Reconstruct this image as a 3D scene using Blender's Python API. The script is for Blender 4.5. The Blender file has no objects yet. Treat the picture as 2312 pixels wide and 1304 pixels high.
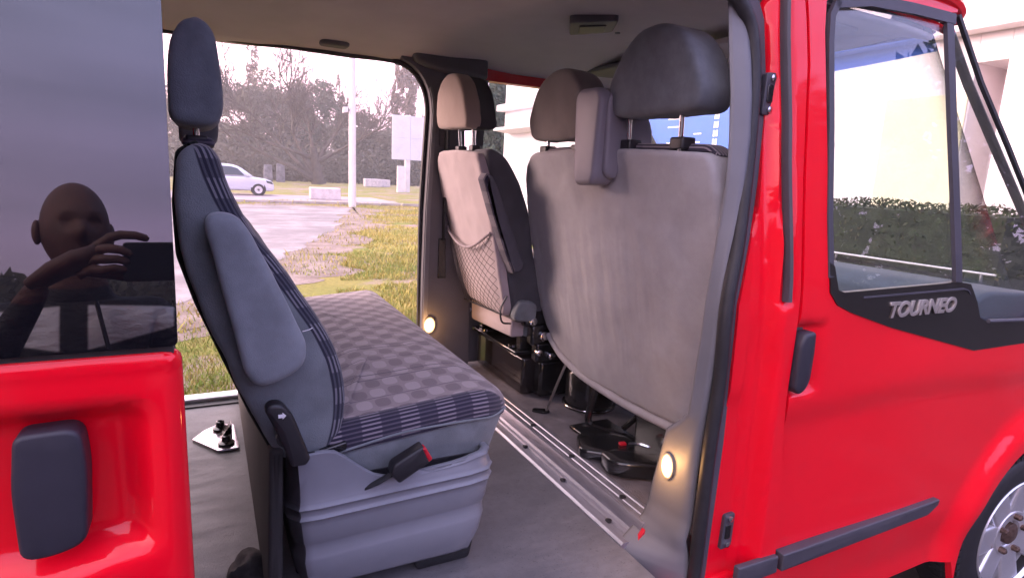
import bpy, bmesh, math, random
from mathutils import Vector, Matrix, noise
from mathutils.geometry import tessellate_polygon
R = math.radians
random.seed(7)
scn = bpy.context.scene
COL = scn.collection

# ---------------------------------------------------------------- camera
cam = bpy.data.objects.new('camera', bpy.data.cameras.new('camera'))
COL.objects.link(cam)
AX = ((0.892, -0.040, 0.450), (-0.449, -0.186, 0.874), (0.048, -0.982, -0.184))
cx_ = Vector((AX[0][0], AX[1][0], AX[2][0])).normalized()
cf_ = Vector((AX[0][2], AX[1][2], AX[2][2])).normalized()
cu_ = cx_.cross(cf_).normalized()
cx_ = cf_.cross(cu_).normalized()
cam.matrix_world = Matrix(((cx_.x, cu_.x, -cf_.x, 0.0), (cx_.y, cu_.y, -cf_.y, -1.0), (cx_.z, cu_.z, -cf_.z, 1.68), (0, 0, 0, 1)))
cam.data.sensor_width = 36.0
cam.data.lens = 21.02
cam.data.clip_start = 0.01
cam.data.clip_end = 3000
scn.camera = cam

# ---------------------------------------------------------------- sky and sun (dusk, sun low behind haze, far left)
SUN_AZ = math.atan2(0.60, -0.80)          # direction towards the sun in the ground plane
SUN_EL = R(7)
world = bpy.data.worlds.new('World'); scn.world = world
world.use_nodes = True
wt = world.node_tree; wt.nodes.clear()
def wn(t, **k):
    n = wt.nodes.new(t)
    for a, b in k.items(): setattr(n, a, b)
    return n
sky = wn('ShaderNodeTexSky', sky_type='NISHITA')
sky.sun_disc = False
sky.sun_elevation = SUN_EL
sky.sun_rotation = math.pi/2 - SUN_AZ
sky.altitude = 100; sky.air_density = 1.0; sky.dust_density = 2.5; sky.ozone_density = 2.0
tc = wn('ShaderNodeTexCoord')
mp = wn('ShaderNodeMapping'); mp.inputs['Scale'].default_value = (1.3, 1.3, 7.0)
nz = wn('ShaderNodeTexNoise'); nz.inputs['Scale'].default_value = 1.6; nz.inputs['Detail'].default_value = 4
wt.links.new(tc.outputs['Generated'], mp.inputs['Vector']); wt.links.new(mp.outputs[0], nz.inputs['Vector'])
cr = wn('ShaderNodeValToRGB')
cr.color_ramp.elements[0].position = 0.30; cr.color_ramp.elements[0].color = (0.62, 0.62, 0.62, 1)
cr.color_ramp.elements[1].position = 0.70; cr.color_ramp.elements[1].color = (0.95, 0.95, 0.95, 1)
wt.links.new(nz.outputs['Fac'], cr.inputs['Fac'])
# thin evening cloud: rosy towards the sun and near the horizon, lilac blue away from it
dt = wn('ShaderNodeVectorMath', operation='DOT_PRODUCT')
nrm = wn('ShaderNodeVectorMath', operation='NORMALIZE')
wt.links.new(tc.outputs['Generated'], nrm.inputs[0]); wt.links.new(nrm.outputs[0], dt.inputs[0])
dt.inputs[1].default_value = (math.cos(SUN_AZ)*math.cos(SUN_EL), math.sin(SUN_AZ)*math.cos(SUN_EL), math.sin(SUN_EL))
mr = wn('ShaderNodeMapRange'); mr.inputs['From Min'].default_value = -0.6; mr.inputs['From Max'].default_value = 0.95
wt.links.new(dt.outputs['Value'], mr.inputs['Value'])
cc = wn('ShaderNodeValToRGB')
e = cc.color_ramp.elements
e[0].position = 0.0; e[0].color = (6.5, 6.5, 12.0, 1)
e[1].position = 1.0; e[1].color = (27, 21.5, 22.0, 1)
m_ = e.new(0.45); m_.color = (10.0, 9.4, 13.2, 1)
wt.links.new(mr.outputs[0], cc.inputs['Fac'])
# rosy band low over the horizon
sp = wn('ShaderNodeSeparateXYZ'); wt.links.new(nrm.outputs[0], sp.inputs[0])
hz = wn('ShaderNodeMapRange'); hz.inputs['From Min'].default_value = 0.02; hz.inputs['From Max'].default_value = 0.50
hz.inputs['To Min'].default_value = 1; hz.inputs['To Max'].default_value = 0; hz.interpolation_type = 'SMOOTHSTEP'
wt.links.new(sp.outputs['Z'], hz.inputs['Value'])
rb = wn('ShaderNodeMix', data_type='RGBA', blend_type='MULTIPLY'); rb.inputs['B'].default_value = (1.22, 0.80, 0.84, 1)
wt.links.new(hz.outputs[0], rb.inputs['Factor']); wt.links.new(cc.outputs[0], rb.inputs['A'])
mx = wn('ShaderNodeMix', data_type='RGBA')
wt.links.new(cr.outputs['Color'], mx.inputs['Factor']); wt.links.new(sky.outputs[0], mx.inputs['A']); wt.links.new(rb.outputs['Result'], mx.inputs['B'])
bg = wn('ShaderNodeBackground'); bg.inputs['Strength'].default_value = 0.08
wo = wn('ShaderNodeOutputWorld')
wt.links.new(mx.outputs['Result'], bg.inputs['Color']); wt.links.new(bg.outputs[0], wo.inputs['Surface'])

sun = bpy.data.objects.new('sun', bpy.data.lights.new('sun', 'SUN')); COL.objects.link(sun)
sun.data.energy = 1.6; sun.data.angle = R(25); sun.data.color = (1.0, 0.70, 0.66)
sun.rotation_euler = Vector((math.cos(SUN_AZ)*math.cos(SUN_EL+R(5)), math.sin(SUN_AZ)*math.cos(SUN_EL+R(5)), math.sin(SUN_EL+R(5)))).to_track_quat('Z', 'Y').to_euler()
scn.view_settings.view_transform = 'Standard'
scn.view_settings.look = 'None'
scn.view_settings.exposure = 1.88
scn.view_settings.gamma = 1.0

# ---------------------------------------------------------------- helpers
WM = {}
def tag(o, label=None, cat=None, group=None, kind=None):
    if label: o['label'] = label
    if cat: o['category'] = cat
    if group: o['group'] = group
    if kind: o['kind'] = kind
    return o
def empty(name, loc, label, cat, group=None):
    o = bpy.data.objects.new(name, None); COL.objects.link(o); o.location = loc
    o.empty_display_size = 0.1
    WM[o.name] = Matrix.Translation(loc)
    return tag(o, label, cat, group)
def mesh_obj(name, me, parent=None):
    o = bpy.data.objects.new(name, me); COL.objects.link(o)
    if parent is not None:
        o.parent = parent
        o.matrix_parent_inverse = WM.get(parent.name, Matrix.Identity(4)).inverted()
    return o
def rpoly(pts, r, seg=4):
    """round the corners of a closed polygon"""
    out = []; n = len(pts)
    for i in range(n):
        p0, p1, p2 = Vector(pts[i-1][:2]), Vector(pts[i][:2]), Vector(pts[(i+1) % n][:2])
        rr = pts[i][2] if len(pts[i]) > 2 else r
        a = p0-p1; b = p2-p1
        d = min(rr, a.length*0.48, b.length*0.48)
        if d < 1e-5: out.append(tuple(p1)); continue
        s, t = p1+a.normalized()*d, p1+b.normalized()*d
        for k in range(seg+1):
            u = k/seg
            q = s*(1-u)**2 + p1*2*u*(1-u) + t*u*u
            out.append((q.x, q.y))
    return out
def catmull(pts, sub=6, closed=False):
    P = [Vector(p) for p in pts]; n = len(P); out = []
    rng = range(n) if closed else range(n-1)
    for i in rng:
        p1 = P[i]; p2 = P[(i+1) % n]
        p0 = P[i-1] if (closed or i > 0) else p1*2-p2
        p3 = P[(i+2) % n] if (closed or i+2 < n) else p2*2-p1
        for k in range(sub):
            t = k/sub
            out.append(0.5*((2*p1)+(p2-p0)*t+(2*p0-5*p1+4*p2-p3)*t*t+(3*p1-p0-3*p2+p3)*t**3))
    if not closed: out.append(P[-1])
    return out
def sm(a, b, x):
    t = max(0.0, min(1.0, (x-a)/(b-a))); return t*t*(3-2*t)
MAP = {'y': lambda a, b, c: (a, c, b), 'x': lambda a, b, c: (c, a, b), 'z': lambda a, b, c: (a, b, c)}
class M:
    def __init__(s): s.v = []; s.f = []; s.mi = []; s.att = {}
    def add(s, vs, fs, mi=0):
        o = len(s.v); s.v += [tuple(p) for p in vs]
        s.f += [tuple(i+o for i in f) for f in fs]; s.mi += [mi]*len(fs)
        return s
    def box(s, x0, x1, y0, y1, z0, z1, mi=0):
        return s.add([(x0,y0,z0),(x1,y0,z0),(x1,y1,z0),(x0,y1,z0),(x0,y0,z1),(x1,y0,z1),(x1,y1,z1),(x0,y1,z1)],
                     [(0,3,2,1),(4,5,6,7),(0,1,5,4),(1,2,6,5),(2,3,7,6),(3,0,4,7)], mi)
    def prism(s, poly, axis, a, b, mi=0):
        n = len(poly); g = MAP[axis]
        vs = [g(p[0], p[1], a) for p in poly]+[g(p[0], p[1], b) for p in poly]
        fs = [tuple(range(n)), tuple(range(2*n-1, n-1, -1))]+[(i, i+n, (i+1) % n+n, (i+1) % n) for i in range(n)]
        return s.add(vs, fs, mi)
    def puff(s, poly, axis, a, b, ra=.02, rb=.02, ba=0., bb=0., seg=4, rings=(.7, .4), mi=0):
        """polygon extruded from a to b with rounded rims ra/rb and domed caps ba/bb"""
        n = len(poly); P = [Vector(p[:2]) for p in poly]
        area = sum(P[i].x*P[(i+1) % n].y-P[(i+1) % n].x*P[i].y for i in range(n))
        sg = 1 if area > 0 else -1
        N = []
        for i in range(n):
            d1 = (P[i]-P[i-1]); d2 = (P[(i+1) % n]-P[i])
            d1 = d1.normalized() if d1.length > 1e-9 else d2.normalized(); d2 = d2.normalized() if d2.length > 1e-9 else d1
            t = (d1+d2); t = t.normalized() if t.length > 1e-6 else d1
            N.append(Vector((-t.y, t.x))*sg)
        c = sum(P, Vector((0, 0)))/n
        sgn = 1 if b > a else -1
        ringsl = []
        for f in reversed(rings): ringsl.append(('c', f, a, ba, ra))
        for k in range(seg+1):
            th = math.pi/2*k/seg
            ringsl.append(('o', ra*(1-math.sin(th)), a+sgn*ra*(1-math.cos(th)), 0, 0))
        for k in range(seg, -1, -1):
            th = math.pi/2*k/seg
            ringsl.append(('o', rb*(1-math.sin(th)), b-sgn*rb*(1-math.cos(th)), 0, 0))
        for f in rings: ringsl.append(('c', f, b, bb, rb))
        g = MAP[axis]; vs = []
        for k, d, h, bl, rr in ringsl:
            for i in range(n):
                if k == 'o': q = P[i]+N[i]*d; hh = h
                else:
                    q = c+(P[i]+N[i]*rr-c)*d
                    hh = h+(-sgn if h == a else sgn)*bl*(1-d*d)
                vs.append(g(q.x, q.y, hh))
        m = len(ringsl); fs = []; arc = 0.0; o0 = len(s.v)
        for r in range(m):                       # length round the rim, kept for woven borders
            if r:
                q0, q1 = ringsl[r-1], ringsl[r]
                arc += math.hypot(q1[2]-q0[2], (q1[1]-q0[1]) if q1[0] == q0[0] == 'o' else .05)
            for i in range(n): s.att[o0+r*n+i] = arc
        for r in range(m-1):
            for i in range(n):
                j = (i+1) % n
                fs.append((r*n+i, r*n+j, (r+1)*n+j, (r+1)*n+i))
        vs.append(g(c.x, c.y, a-sgn*ba)); vs.append(g(c.x, c.y, b+sgn*bb))
        fs += [(m*n, (i+1) % n, i) for i in range(n)]+[(m*n+1, (m-1)*n+i, (m-1)*n+(i+1) % n) for i in range(n)]
        return s.add(vs, fs, mi)
    def tube(s, path, r, n=8, mi=0, caps=True, flat=1.0):
        P = [Vector(p) for p in path]; k = len(P)
        if not isinstance(r, (list, tuple)): r = [r]*k
        vs = []; up = None
        for i in range(k):
            d = (P[min(i+1, k-1)]-P[max(i-1, 0)])
            d = d.normalized() if d.length > 1e-9 else Vector((0, 0, 1))
            if up is None:
                up = Vector((0, 0, 1)) if abs(d.z) < .9 else Vector((1, 0, 0))
            a = d.cross(up)
            a = a.normalized() if a.length > 1e-6 else d.orthogonal().normalized()
            b = a.cross(d).normalized(); up = b
            for j in range(n):
                t = 2*math.pi*j/n
                vs.append(P[i]+(a*math.cos(t)+b*math.sin(t)*flat)*r[i])
        fs = [(i*n+j, i*n+(j+1) % n, (i+1)*n+(j+1) % n, (i+1)*n+j) for i in range(k-1) for j in range(n)]
        if caps: fs += [tuple(range(n-1, -1, -1)), tuple(range((k-1)*n, k*n))]
        return s.add(vs, fs, mi)
    def lathe(s, prof, c, axis='y', n=32, mi=0, ell=(1, 1), ring=False):
        vs = []
        for r, h in prof:
            for j in range(n):
                t = 2*math.pi*j/n; a = r*math.cos(t)*ell[0]; b = r*math.sin(t)*ell[1]
                p = {'y': (a, h, b), 'x': (h, a, b), 'z': (a, b, h)}[axis]
                vs.append((c[0]+p[0], c[1]+p[1], c[2]+p[2]))
        k = len(prof)
        fs = [(i*n+j, i*n+(j+1) % n, (i+1)*n+(j+1) % n, (i+1)*n+j) for i in range(k-1) for j in range(n)]
        if ring: fs += [((k-1)*n+j, (k-1)*n+(j+1) % n, (j+1) % n, j) for j in range(n)]
        else: fs += [tuple(range(n-1, -1, -1)), tuple(range((k-1)*n, k*n))]
        return s.add(vs, fs, mi)
    def ellip(s, c, r, nu=16, nv=10, mi=0):
        return s.lathe([(max(1e-4, math.sin(math.pi*i/nv))*r[0], -math.cos(math.pi*i/nv)*r[2]) for i in range(nv+1)], c, 'z', nu, mi, (1, r[1]/r[0]))
    def grid(s, nu, nv, fn, mi=0, flip=False, closeu=False):
        o = []; fs = []
        for i in range(nu+1):
            for j in range(nv+1): o.append(fn(i/nu, j/nv))
        for i in range(nu):
            for j in range(nv):
                q = (i*(nv+1)+j, (i+1)*(nv+1)+j, (i+1)*(nv+1)+j+1, i*(nv+1)+j+1)
                fs.append(q[::-1] if flip else q)
        return s.add(o, fs, mi)
    def xf(s, fn):
        s.v = [tuple(fn(*p)) for p in s.v]; return s
    def build(s, name, mats, parent=None, smooth=True, bevel=0, sub=0, angle=40, recalc=True, label=None, kind=None, bseg=2, soft=None):
        me = bpy.data.meshes.new(name); me.from_pydata(s.v, [], s.f)
        if not isinstance(mats, (list, tuple)): mats = [mats]
        for m in mats: me.materials.append(m)
        if len(mats) > 1: me.polygons.foreach_set('material_index', s.mi)
        if recalc:
            bm = bmesh.new(); bm.from_mesh(me); bmesh.ops.recalc_face_normals(bm, faces=bm.faces); bm.to_mesh(me); bm.free()
        if smooth:
            me.polygons.foreach_set('use_smooth', [True]*len(me.polygons))
            try: me.set_sharp_from_angle(angle=R(angle))
            except Exception: pass
        if s.att:
            at = me.attributes.new('rim', 'FLOAT', 'POINT'); at.data.foreach_set('value', [s.att.get(i, 0.0) for i in range(len(s.v))])
        me.update()
        o = mesh_obj(name, me, parent)
        if bevel:
            b = o.modifiers.new('bevel', 'BEVEL'); b.width = bevel; b.segments = bseg; b.limit_method = 'ANGLE'; b.angle_limit = R(35)
            b.harden_normals = False
        if soft:                                  # padded upholstery: fused, relaxed and slightly lumpy
            vx, it, lump = soft
            b = o.modifiers.new('remesh', 'REMESH'); b.mode = 'VOXEL'; b.voxel_size = vx; b.use_smooth_shade = True
            b = o.modifiers.new('relax', 'SMOOTH'); b.factor = .5; b.iterations = it
            if lump:
                tx = bpy.data.textures.get('lumps') or bpy.data.textures.new('lumps', 'CLOUDS'); tx.noise_scale = .11; tx.noise_depth = 1
                b = o.modifiers.new('lumps', 'DISPLACE'); b.texture = tx; b.strength = lump; b.mid_level = .5; b.texture_coords = 'LOCAL'
        if sub:
            b = o.modifiers.new('sub', 'SUBSURF'); b.levels = sub; b.render_levels = sub
        if label: o['label'] = label
        if kind: o['kind'] = kind
        return o
def panel(m, outline, yf, thick=.02, step=.04, mi=0, hole=None):
    """sheet-metal panel: outline in (x,z) cut into a fine grid, pushed to y=yf(x,z) and given thickness"""
    bm = bmesh.new()
    bv = [bm.verts.new((p[0], 0, p[1])) for p in outline]
    for t in tessellate_polygon([[Vector((p[0], p[1], 0)) for p in outline]]):
        try: bm.faces.new([bv[i] for i in t])
        except ValueError: pass
    xs = [p[0] for p in outline]; zs = [p[1] for p in outline]
    for ax, lo, hi in ((0, min(xs), max(xs)), (2, min(zs), max(zs))):
        k = math.ceil(lo/step)
        while k*step < hi:
            co = [0, 0, 0]; no = [0, 0, 0]; co[ax] = k*step; no[ax] = 1
            bmesh.ops.bisect_plane(bm, geom=bm.verts[:]+bm.edges[:]+bm.faces[:], plane_co=co, plane_no=no, dist=1e-6)
            k += 1
    for v in bm.verts: v.co.y = yf(v.co.x, v.co.z)
    bmesh.ops.recalc_face_normals(bm, faces=bm.faces)
    if sum(f.normal.y*f.calc_area() for f in bm.faces) > 0: bmesh.ops.reverse_faces(bm, faces=bm.faces[:])
    bm.verts.index_update()
    n = len(bm.verts)
    vs = [tuple(v.co) for v in bm.verts]+[(v.co.x, v.co.y+thick, v.co.z) for v in bm.verts]
    fs = [tuple(v.index for v in f.verts) for f in bm.faces]
    fs += [tuple(i+n for i in f[::-1]) for f in fs[:]]
    for e in bm.edges:
        if len(e.link_faces) == 1:
            lp = e.link_loops[0]; a = lp.vert.index; b = lp.link_loop_next.vert.index
            fs.append((b, a, a+n, b+n))
    bm.free()
    m.add(vs, fs, mi)
    return m

# ---------------------------------------------------------------- materials
class NT:
    def __init__(s, mat): s.t = mat.node_tree; s.t.nodes.clear()
    def n(s, t, **k):
        x = s.t.nodes.new(t)
        for a, b in k.items(): setattr(x, a, b)
        return x
    def set(s, sock, v):
        if hasattr(v, 'is_output') or isinstance(v, bpy.types.NodeSocket): s.t.links.new(v, sock)
        else: sock.default_value = v
    def math(s, op, a, b=0.0, c=0.0):
        x = s.n('ShaderNodeMath', operation=op); s.set(x.inputs[0], a); s.set(x.inputs[1], b); s.set(x.inputs[2], c); return x.outputs[0]
    def mix(s, f, a, b, bt='MIX'):
        x = s.n('ShaderNodeMix', data_type='RGBA', blend_type=bt); s.set(x.inputs['Factor'], f)
        s.set(x.inputs['A'], a if not isinstance(a, tuple) else (*a, 1)[:4]); s.set(x.inputs['B'], b if not isinstance(b, tuple) else (*b, 1)[:4]); return x.outputs['Result']
    def noise(s, vec, scale, detail=3, rough=.5):
        x = s.n('ShaderNodeTexNoise'); s.set(x.inputs['Vector'], vec); x.inputs['Scale'].default_value = scale; x.inputs['Detail'].default_value = detail; x.inputs['Roughness'].default_value = rough; return x.outputs['Fac']
    def ramp(s, f, lo, hi):
        x = s.n('ShaderNodeMapRange'); s.set(x.inputs['Value'], f); x.inputs['From Min'].default_value = lo; x.inputs['From Max'].default_value = hi; x.interpolation_type = 'SMOOTHSTEP'; return x.outputs[0]
    def obj(s): return s.n('ShaderNodeTexCoord').outputs['Object']
    def sep(s, v):
        x = s.n('ShaderNodeSeparateXYZ'); s.set(x.inputs[0], v); return x.outputs
    def mapv(s, v, sc):
        x = s.n('ShaderNodeMapping'); s.set(x.inputs['Vector'], v); x.inputs['Scale'].default_value = sc; return x.outputs[0]
    def bump(s, h, strength, dist=.002):
        x = s.n('ShaderNodeBump'); s.set(x.inputs['Height'], h); x.inputs['Strength'].default_value = strength; x.inputs['Distance'].default_value = dist; return x.outputs[0]
    def pbsdf(s, col, rough=.5, metal=0., spec=.5, coat=0., normal=None, sheen=0., ior=1.5, emit=None, es=0):
        p = s.n('ShaderNodeBsdfPrincipled')
        s.set(p.inputs['Base Color'], (*col, 1) if isinstance(col, tuple) and len(col) == 3 else col)
        s.set(p.inputs['Roughness'], rough); p.inputs['Metallic'].default_value = metal
        p.inputs['Specular IOR Level'].default_value = spec; p.inputs['Coat Weight'].default_value = coat; p.inputs['Coat Roughness'].default_value = .03
        p.inputs['Sheen Weight'].default_value = sheen; p.inputs['IOR'].default_value = ior
        if emit: p.inputs['Emission Color'].default_value = (*emit, 1); p.inputs['Emission Strength'].default_value = es
        if normal is not None: s.set(p.inputs['Normal'], normal)
        o = s.n('ShaderNodeOutputMaterial'); s.t.links.new(p.outputs[0], o.inputs['Surface']); return p
def newmat(name):
    m = bpy.data.materials.new(name); m.use_nodes = True; return m, NT(m)
def mat(name, col, rough=.5, metal=0., spec=.5, coat=0., var=.0, vs=8., bump=0., bs=300., bd=.001, sheen=0., rvar=0., ior=1.5, vsc=(1, 1, 1)):
    m, n = newmat(name); o = n.obj(); c = col; nm = None
    if var:
        f = n.ramp(n.noise(n.mapv(o, vsc), vs, 4, .6), .3, .7)
        c = n.mix(f, tuple(x*(1-var) for x in col), tuple(min(1, x*(1+var)) for x in col))
    rr = rough
    if rvar: rr = n.math('ADD', rough-rvar/2, n.math('MULTIPLY', n.noise(o, vs*1.7, 4), rvar))
    if bump: nm = n.bump(n.noise(o, bs, 2), bump, bd)
    n.pbsdf(c, rr, metal, spec, coat, nm, sheen, ior)
    return m
MT = {}
MT['red'] = mat('red_paint', (0.66, 0.0008, 0.008), .5, spec=.08, coat=.85, var=.04, vs=3, rvar=.06)
def dusty_red(name):
    m, n = newmat(name); o = n.obj(); x, y, z = n.sep(o)
    sp_ = n.ramp(n.noise(o, 260, 2, .6), .66, .74); bl = n.ramp(n.noise(n.mapv(o, (1, 1, .45)), 6, 5, .65), .45, .75)
    low = n.ramp(z, .95, .45)
    k = n.math('ADD', n.math('MULTIPLY', sp_, .05), n.math('MULTIPLY', n.math('MULTIPLY', bl, low), .07))
    c = n.mix(n.noise(o, 3, 4), (.78, .0008, .015), (.86, .0012, .018)); c = n.mix(k, c, (.22, .17, .15))
    p = n.pbsdf(c, .5, spec=.06, coat=.85, normal=n.bump(n.noise(o, 5, 2), .05, .01))
    n.set(p.inputs['Coat Roughness'], n.math('ADD', .05, n.math('ADD', n.math('MULTIPLY', bl, .06), n.math('MULTIPLY', k, 1.2)))); return m
MT['red'] = dusty_red('red_paint_dusty')
MT['redin'] = mat('red_paint_jamb', (0.50, 0.001, 0.008), .45, spec=.1, coat=.5, var=.05, vs=6)
MT['black'] = mat('black_plastic', (.014, .013, .016), .45, bump=.25, bs=900, var=.15, vs=20)
MT['gloss'] = mat('black_gloss_metal', (.010, .010, .011), .22, coat=.5, var=.3, vs=15, rvar=.15)
MT['rubber'] = mat('rubber', (.016, .015, .018), .55, var=.2, vs=30, bump=.2, bs=400)
MT['handle'] = mat('handle_plastic', (.024, .022, .034), .5, bump=.5, bs=1400, bd=.0006, var=.08, vs=25)
MT['mould'] = mat('moulding_plastic', (.055, .052, .066), .5, bump=.3, bs=1200, var=.08, vs=12)
MT['trim'] = mat('grey_trim', (.145, .145, .160), .5, bump=.25, bs=1100, bd=.0006, var=.06, vs=7)
MT['dtrim'] = mat('dark_trim', (.085, .083, .092), .6, bump=.3, bs=900, var=.08, vs=7)
MT['plast'] = mat('seat_base_plastic', (.19, .195, .22), .42, bump=.3, bs=1300, bd=.0005, var=.05, vs=9)
MT['lilac'] = mat('belt_guide_plastic', (.185, .172, .20), .45, bump=.2, bs=1200, var=.04, vs=10)
MT['fab'] = mat('grey_fabric', (.168, .184, .196), .9, spec=.15, bump=.6, bs=420, bd=.002, var=.16, vs=14, sheen=.25)
MT['fabd'] = mat('dark_blue_fabric', (.110, .121, .140), .9, spec=.15, bump=.6, bs=420, bd=.002, var=.18, vs=14, sheen=.25)
MT['fabl'] = mat('light_seat_fabric', (.33, .285, .30), .9, spec=.15, bump=.6, bs=420, bd=.002, var=.08, vs=9, sheen=.2, vsc=(1, 1.6, .8))
m, n = newmat('double_seat_fabric'); o = n.obj(); x, y, z = n.sep(o)
a = n.ramp(n.noise(o, 3.5, 4, .6), .3, .7); b = n.ramp(n.noise(o, 45, 3, .7), .35, .7)
c = n.mix(a, (.305, .295, .315), (.355, .345, .362)); c = n.mix(n.math('MULTIPLY', b, .16), c, (.22, .20, .21)); c = n.mix(n.math('MULTIPLY', n.ramp(n.noise(o, 1.6, 3, .6), .56, .70), .25), c, (.23, .19, .185))
wr = n.noise(n.mapv(o, (1, 7, .8)), 2.6, 2, .4)
h = n.math('ADD', n.math('MULTIPLY', n.noise(o, 420, 2), .06), n.math('MULTIPLY', n.math('MULTIPLY', wr, n.ramp(z, 1.62, 1.40)), n.math('MULTIPLY', n.ramp(y, .25, .6), n.ramp(z, .98, 1.15))))
n.pbsdf(c, .92, spec=.12, sheen=.25, normal=n.bump(h, .55, .02)); MT['fabl'] = m
MT['fabp'] = mat('pale_seat_fabric', (.44, .37, .37), .9, spec=.15, bump=.5, bs=650, bd=.0015, var=.06, vs=6, sheen=.2)
MT['head'] = mat('headliner', (.48, .445, .445), .95, spec=.1, bump=.6, bs=500, bd=.002, var=.05, vs=4)
MT['alu'] = mat('aluminium', (.42, .41, .46), .42, metal=.8, var=.08, vs=14, rvar=.15, vsc=(8, 1, 8))
MT['chrome'] = mat('steel', (.70, .70, .72), .16, metal=1.0)
MT['carpet'] = mat('cab_carpet', (.20, .178, .188), .95, spec=.1, bump=.9, bs=380, bd=.004, var=.15, vs=14)
MT['rednub'] = mat('red_button', (.55, .012, .03), .35, var=.05)
MT['white'] = mat('white_paint', (.78, .76, .77), .5, var=.05, vs=3)
MT['dash'] = mat('dashboard', (.055, .07, .09), .6, bump=.4, bs=600, var=.1, vs=6)
MT['rim'] = mat('alloy_rim', (.72, .72, .76), .30, metal=.75, var=.05, vs=9, rvar=.1)
MT['nut'] = mat('wheel_nut', (.12, .075, .06), .5, metal=.6, var=.3, vs=60)
MT['letter'] = mat('letter_metal', (.55, .50, .46), .35, metal=.7, var=.1, vs=40)
MT['belt'] = mat('seat_belt', (.02, .02, .023), .8, bump=.4, bs=900, var=.1, vs=30)
# floor vinyl, scuffed
m, n = newmat('vinyl_floor'); o = n.obj()
a = n.ramp(n.noise(n.mapv(o, (1.2, 5, 1)), 3.2, 5, .65), .3, .72); b = n.ramp(n.noise(o, 40, 4, .7), .35, .75)
c = n.mix(a, (.125, .123, .132), (.175, .170, .178)); c = n.mix(n.math('MULTIPLY', b, .25), c, (.065, .06, .066))
gr = n.ramp(n.noise(o, 170, 2, .6), .655, .70); c = n.mix(n.math('MULTIPLY', gr, .6), c, (.035, .03, .028)); sc = n.ramp(n.noise(n.mapv(o, (2.2, .8, 1)), 7, 6, .75), .60, .68); c = n.mix(n.math('MULTIPLY', sc, .12), c, (.28, .265, .265))
n.pbsdf(c, n.math('ADD', .42, n.math('MULTIPLY', a, .2)), normal=n.bump(n.noise(o, 240, 3), .45, .0015)); MT['floor'] = m
# clear glass
def glass(name, tint, refl=1.0, ior=1.5):
    m, n = newmat(name)
    t = n.n('ShaderNodeBsdfTransparent'); t.inputs[0].default_value = (*tint, 1)
    g = n.n('ShaderNodeBsdfGlossy'); g.inputs['Roughness'].default_value = 0.0; g.inputs['Color'].default_value = (refl, refl, refl, 1)
    f = n.n('ShaderNodeFresnel'); ge = n.n('ShaderNodeNewGeometry')      # same air-to-glass reflectance on both faces of the sheet
    n.t.links.new(n.math('ADD', ior, n.math('MULTIPLY', ge.outputs['Backfacing'], 1/ior-ior)), f.inputs['IOR'])
    x = n.n('ShaderNodeMixShader'); o = n.n('ShaderNodeOutputMaterial')
    n.t.links.new(f.outputs[0], x.inputs[0]); n.t.links.new(t.outputs[0], x.inputs[1]); n.t.links.new(g.outputs[0], x.inputs[2]); n.t.links.new(x.outputs[0], o.inputs['Surface'])
    return m
MT['glass'] = glass('window_glass', (.93, .965, .965))
MT['farglass'] = glass('far_window_glass', (.93, .965, .965), .45)
MT['tint'] = glass('windscreen_top_tint', (.16, .30, .62))
MT['priv'] = mat('privacy_glass', (.004, .004, .006), .012, ior=1.92)
MT['carglass'] = mat('car_window', (.05, .06, .07), .05)
# seat fabric with dots, lines and a striped border
def pattern(name, border_axis, border, stripe_vec, off=0.0, always=False):
    m, n = newmat(name); o = n.obj(); x, y, z = n.sep(o)
    u = n.math('MULTIPLY', x, 2*math.pi/.092); v = n.math('MULTIPLY', y, 2*math.pi/.108)
    p = n.math('MULTIPLY', n.math('COSINE', u), n.math('COSINE', v))
    lt = n.ramp(p, .20, .34); dk = n.ramp(n.math('MULTIPLY', p, -1.0), .22, .36)
    c = n.mix(lt, (.245, .198, .196), (.345, .288, .285)); c = n.mix(dk, c, (.162, .124, .128))
    # thin woven lines in pairs, running front to back
    s = n.math('FRACT', n.math('DIVIDE', n.math('ADD', y, .03), .235))
    l1 = n.math('LESS_THAN', n.math('ABSOLUTE', n.math('SUBTRACT', s, .30)), .010)
    l2 = n.math('LESS_THAN', n.math('ABSOLUTE', n.math('SUBTRACT', s, .42)), .010)
    l3 = n.math('LESS_THAN', n.math('ABSOLUTE', n.math('SUBTRACT', s, .86)), .007)
    ln = n.math('MAXIMUM', l1, n.math('MAXIMUM', l2, l3))
    c = n.mix(n.math('MULTIPLY', ln, .8), c, (.045, .03, .055))
    wv = n.math('MULTIPLY', n.ramp(n.math('SINE', n.math('MULTIPLY', y, 2*math.pi/.0058)), -.3, .3), .16)
    c = n.mix(wv, c, (.10, .075, .10))
    d = n.n('ShaderNodeAttribute', attribute_name='rim')
    st = n.ramp(n.math('SINE', n.math('MULTIPLY', d.outputs['Fac'], 2*math.pi/.0105)), .0, .5)
    blk = n.ramp(n.math('COSINE', u), -.15, .15) if not always else n.ramp(n.math('SINE', n.math('MULTIPLY', z, 2*math.pi/.09)), -.15, .15)
    bc = n.mix(st, (.026, .023, .040), n.mix(blk, (.21, .18, .205), (.080, .068, .090)))
    if always: c = bc
    else:
        k = n.ramp(n.math('SUBTRACT', border, {'x': x, 'y': y, 'z': z}[border_axis]), -.004, .004)
        c = n.mix(k, c, bc)
    n.pbsdf(c, .92, spec=.12, sheen=.25, normal=n.bump(n.noise(o, 700, 2), .5, .0015)); return m
MT['pat'] = pattern('dotted_fabric', 'y', .337, (0, .8, -1.0))
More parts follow.
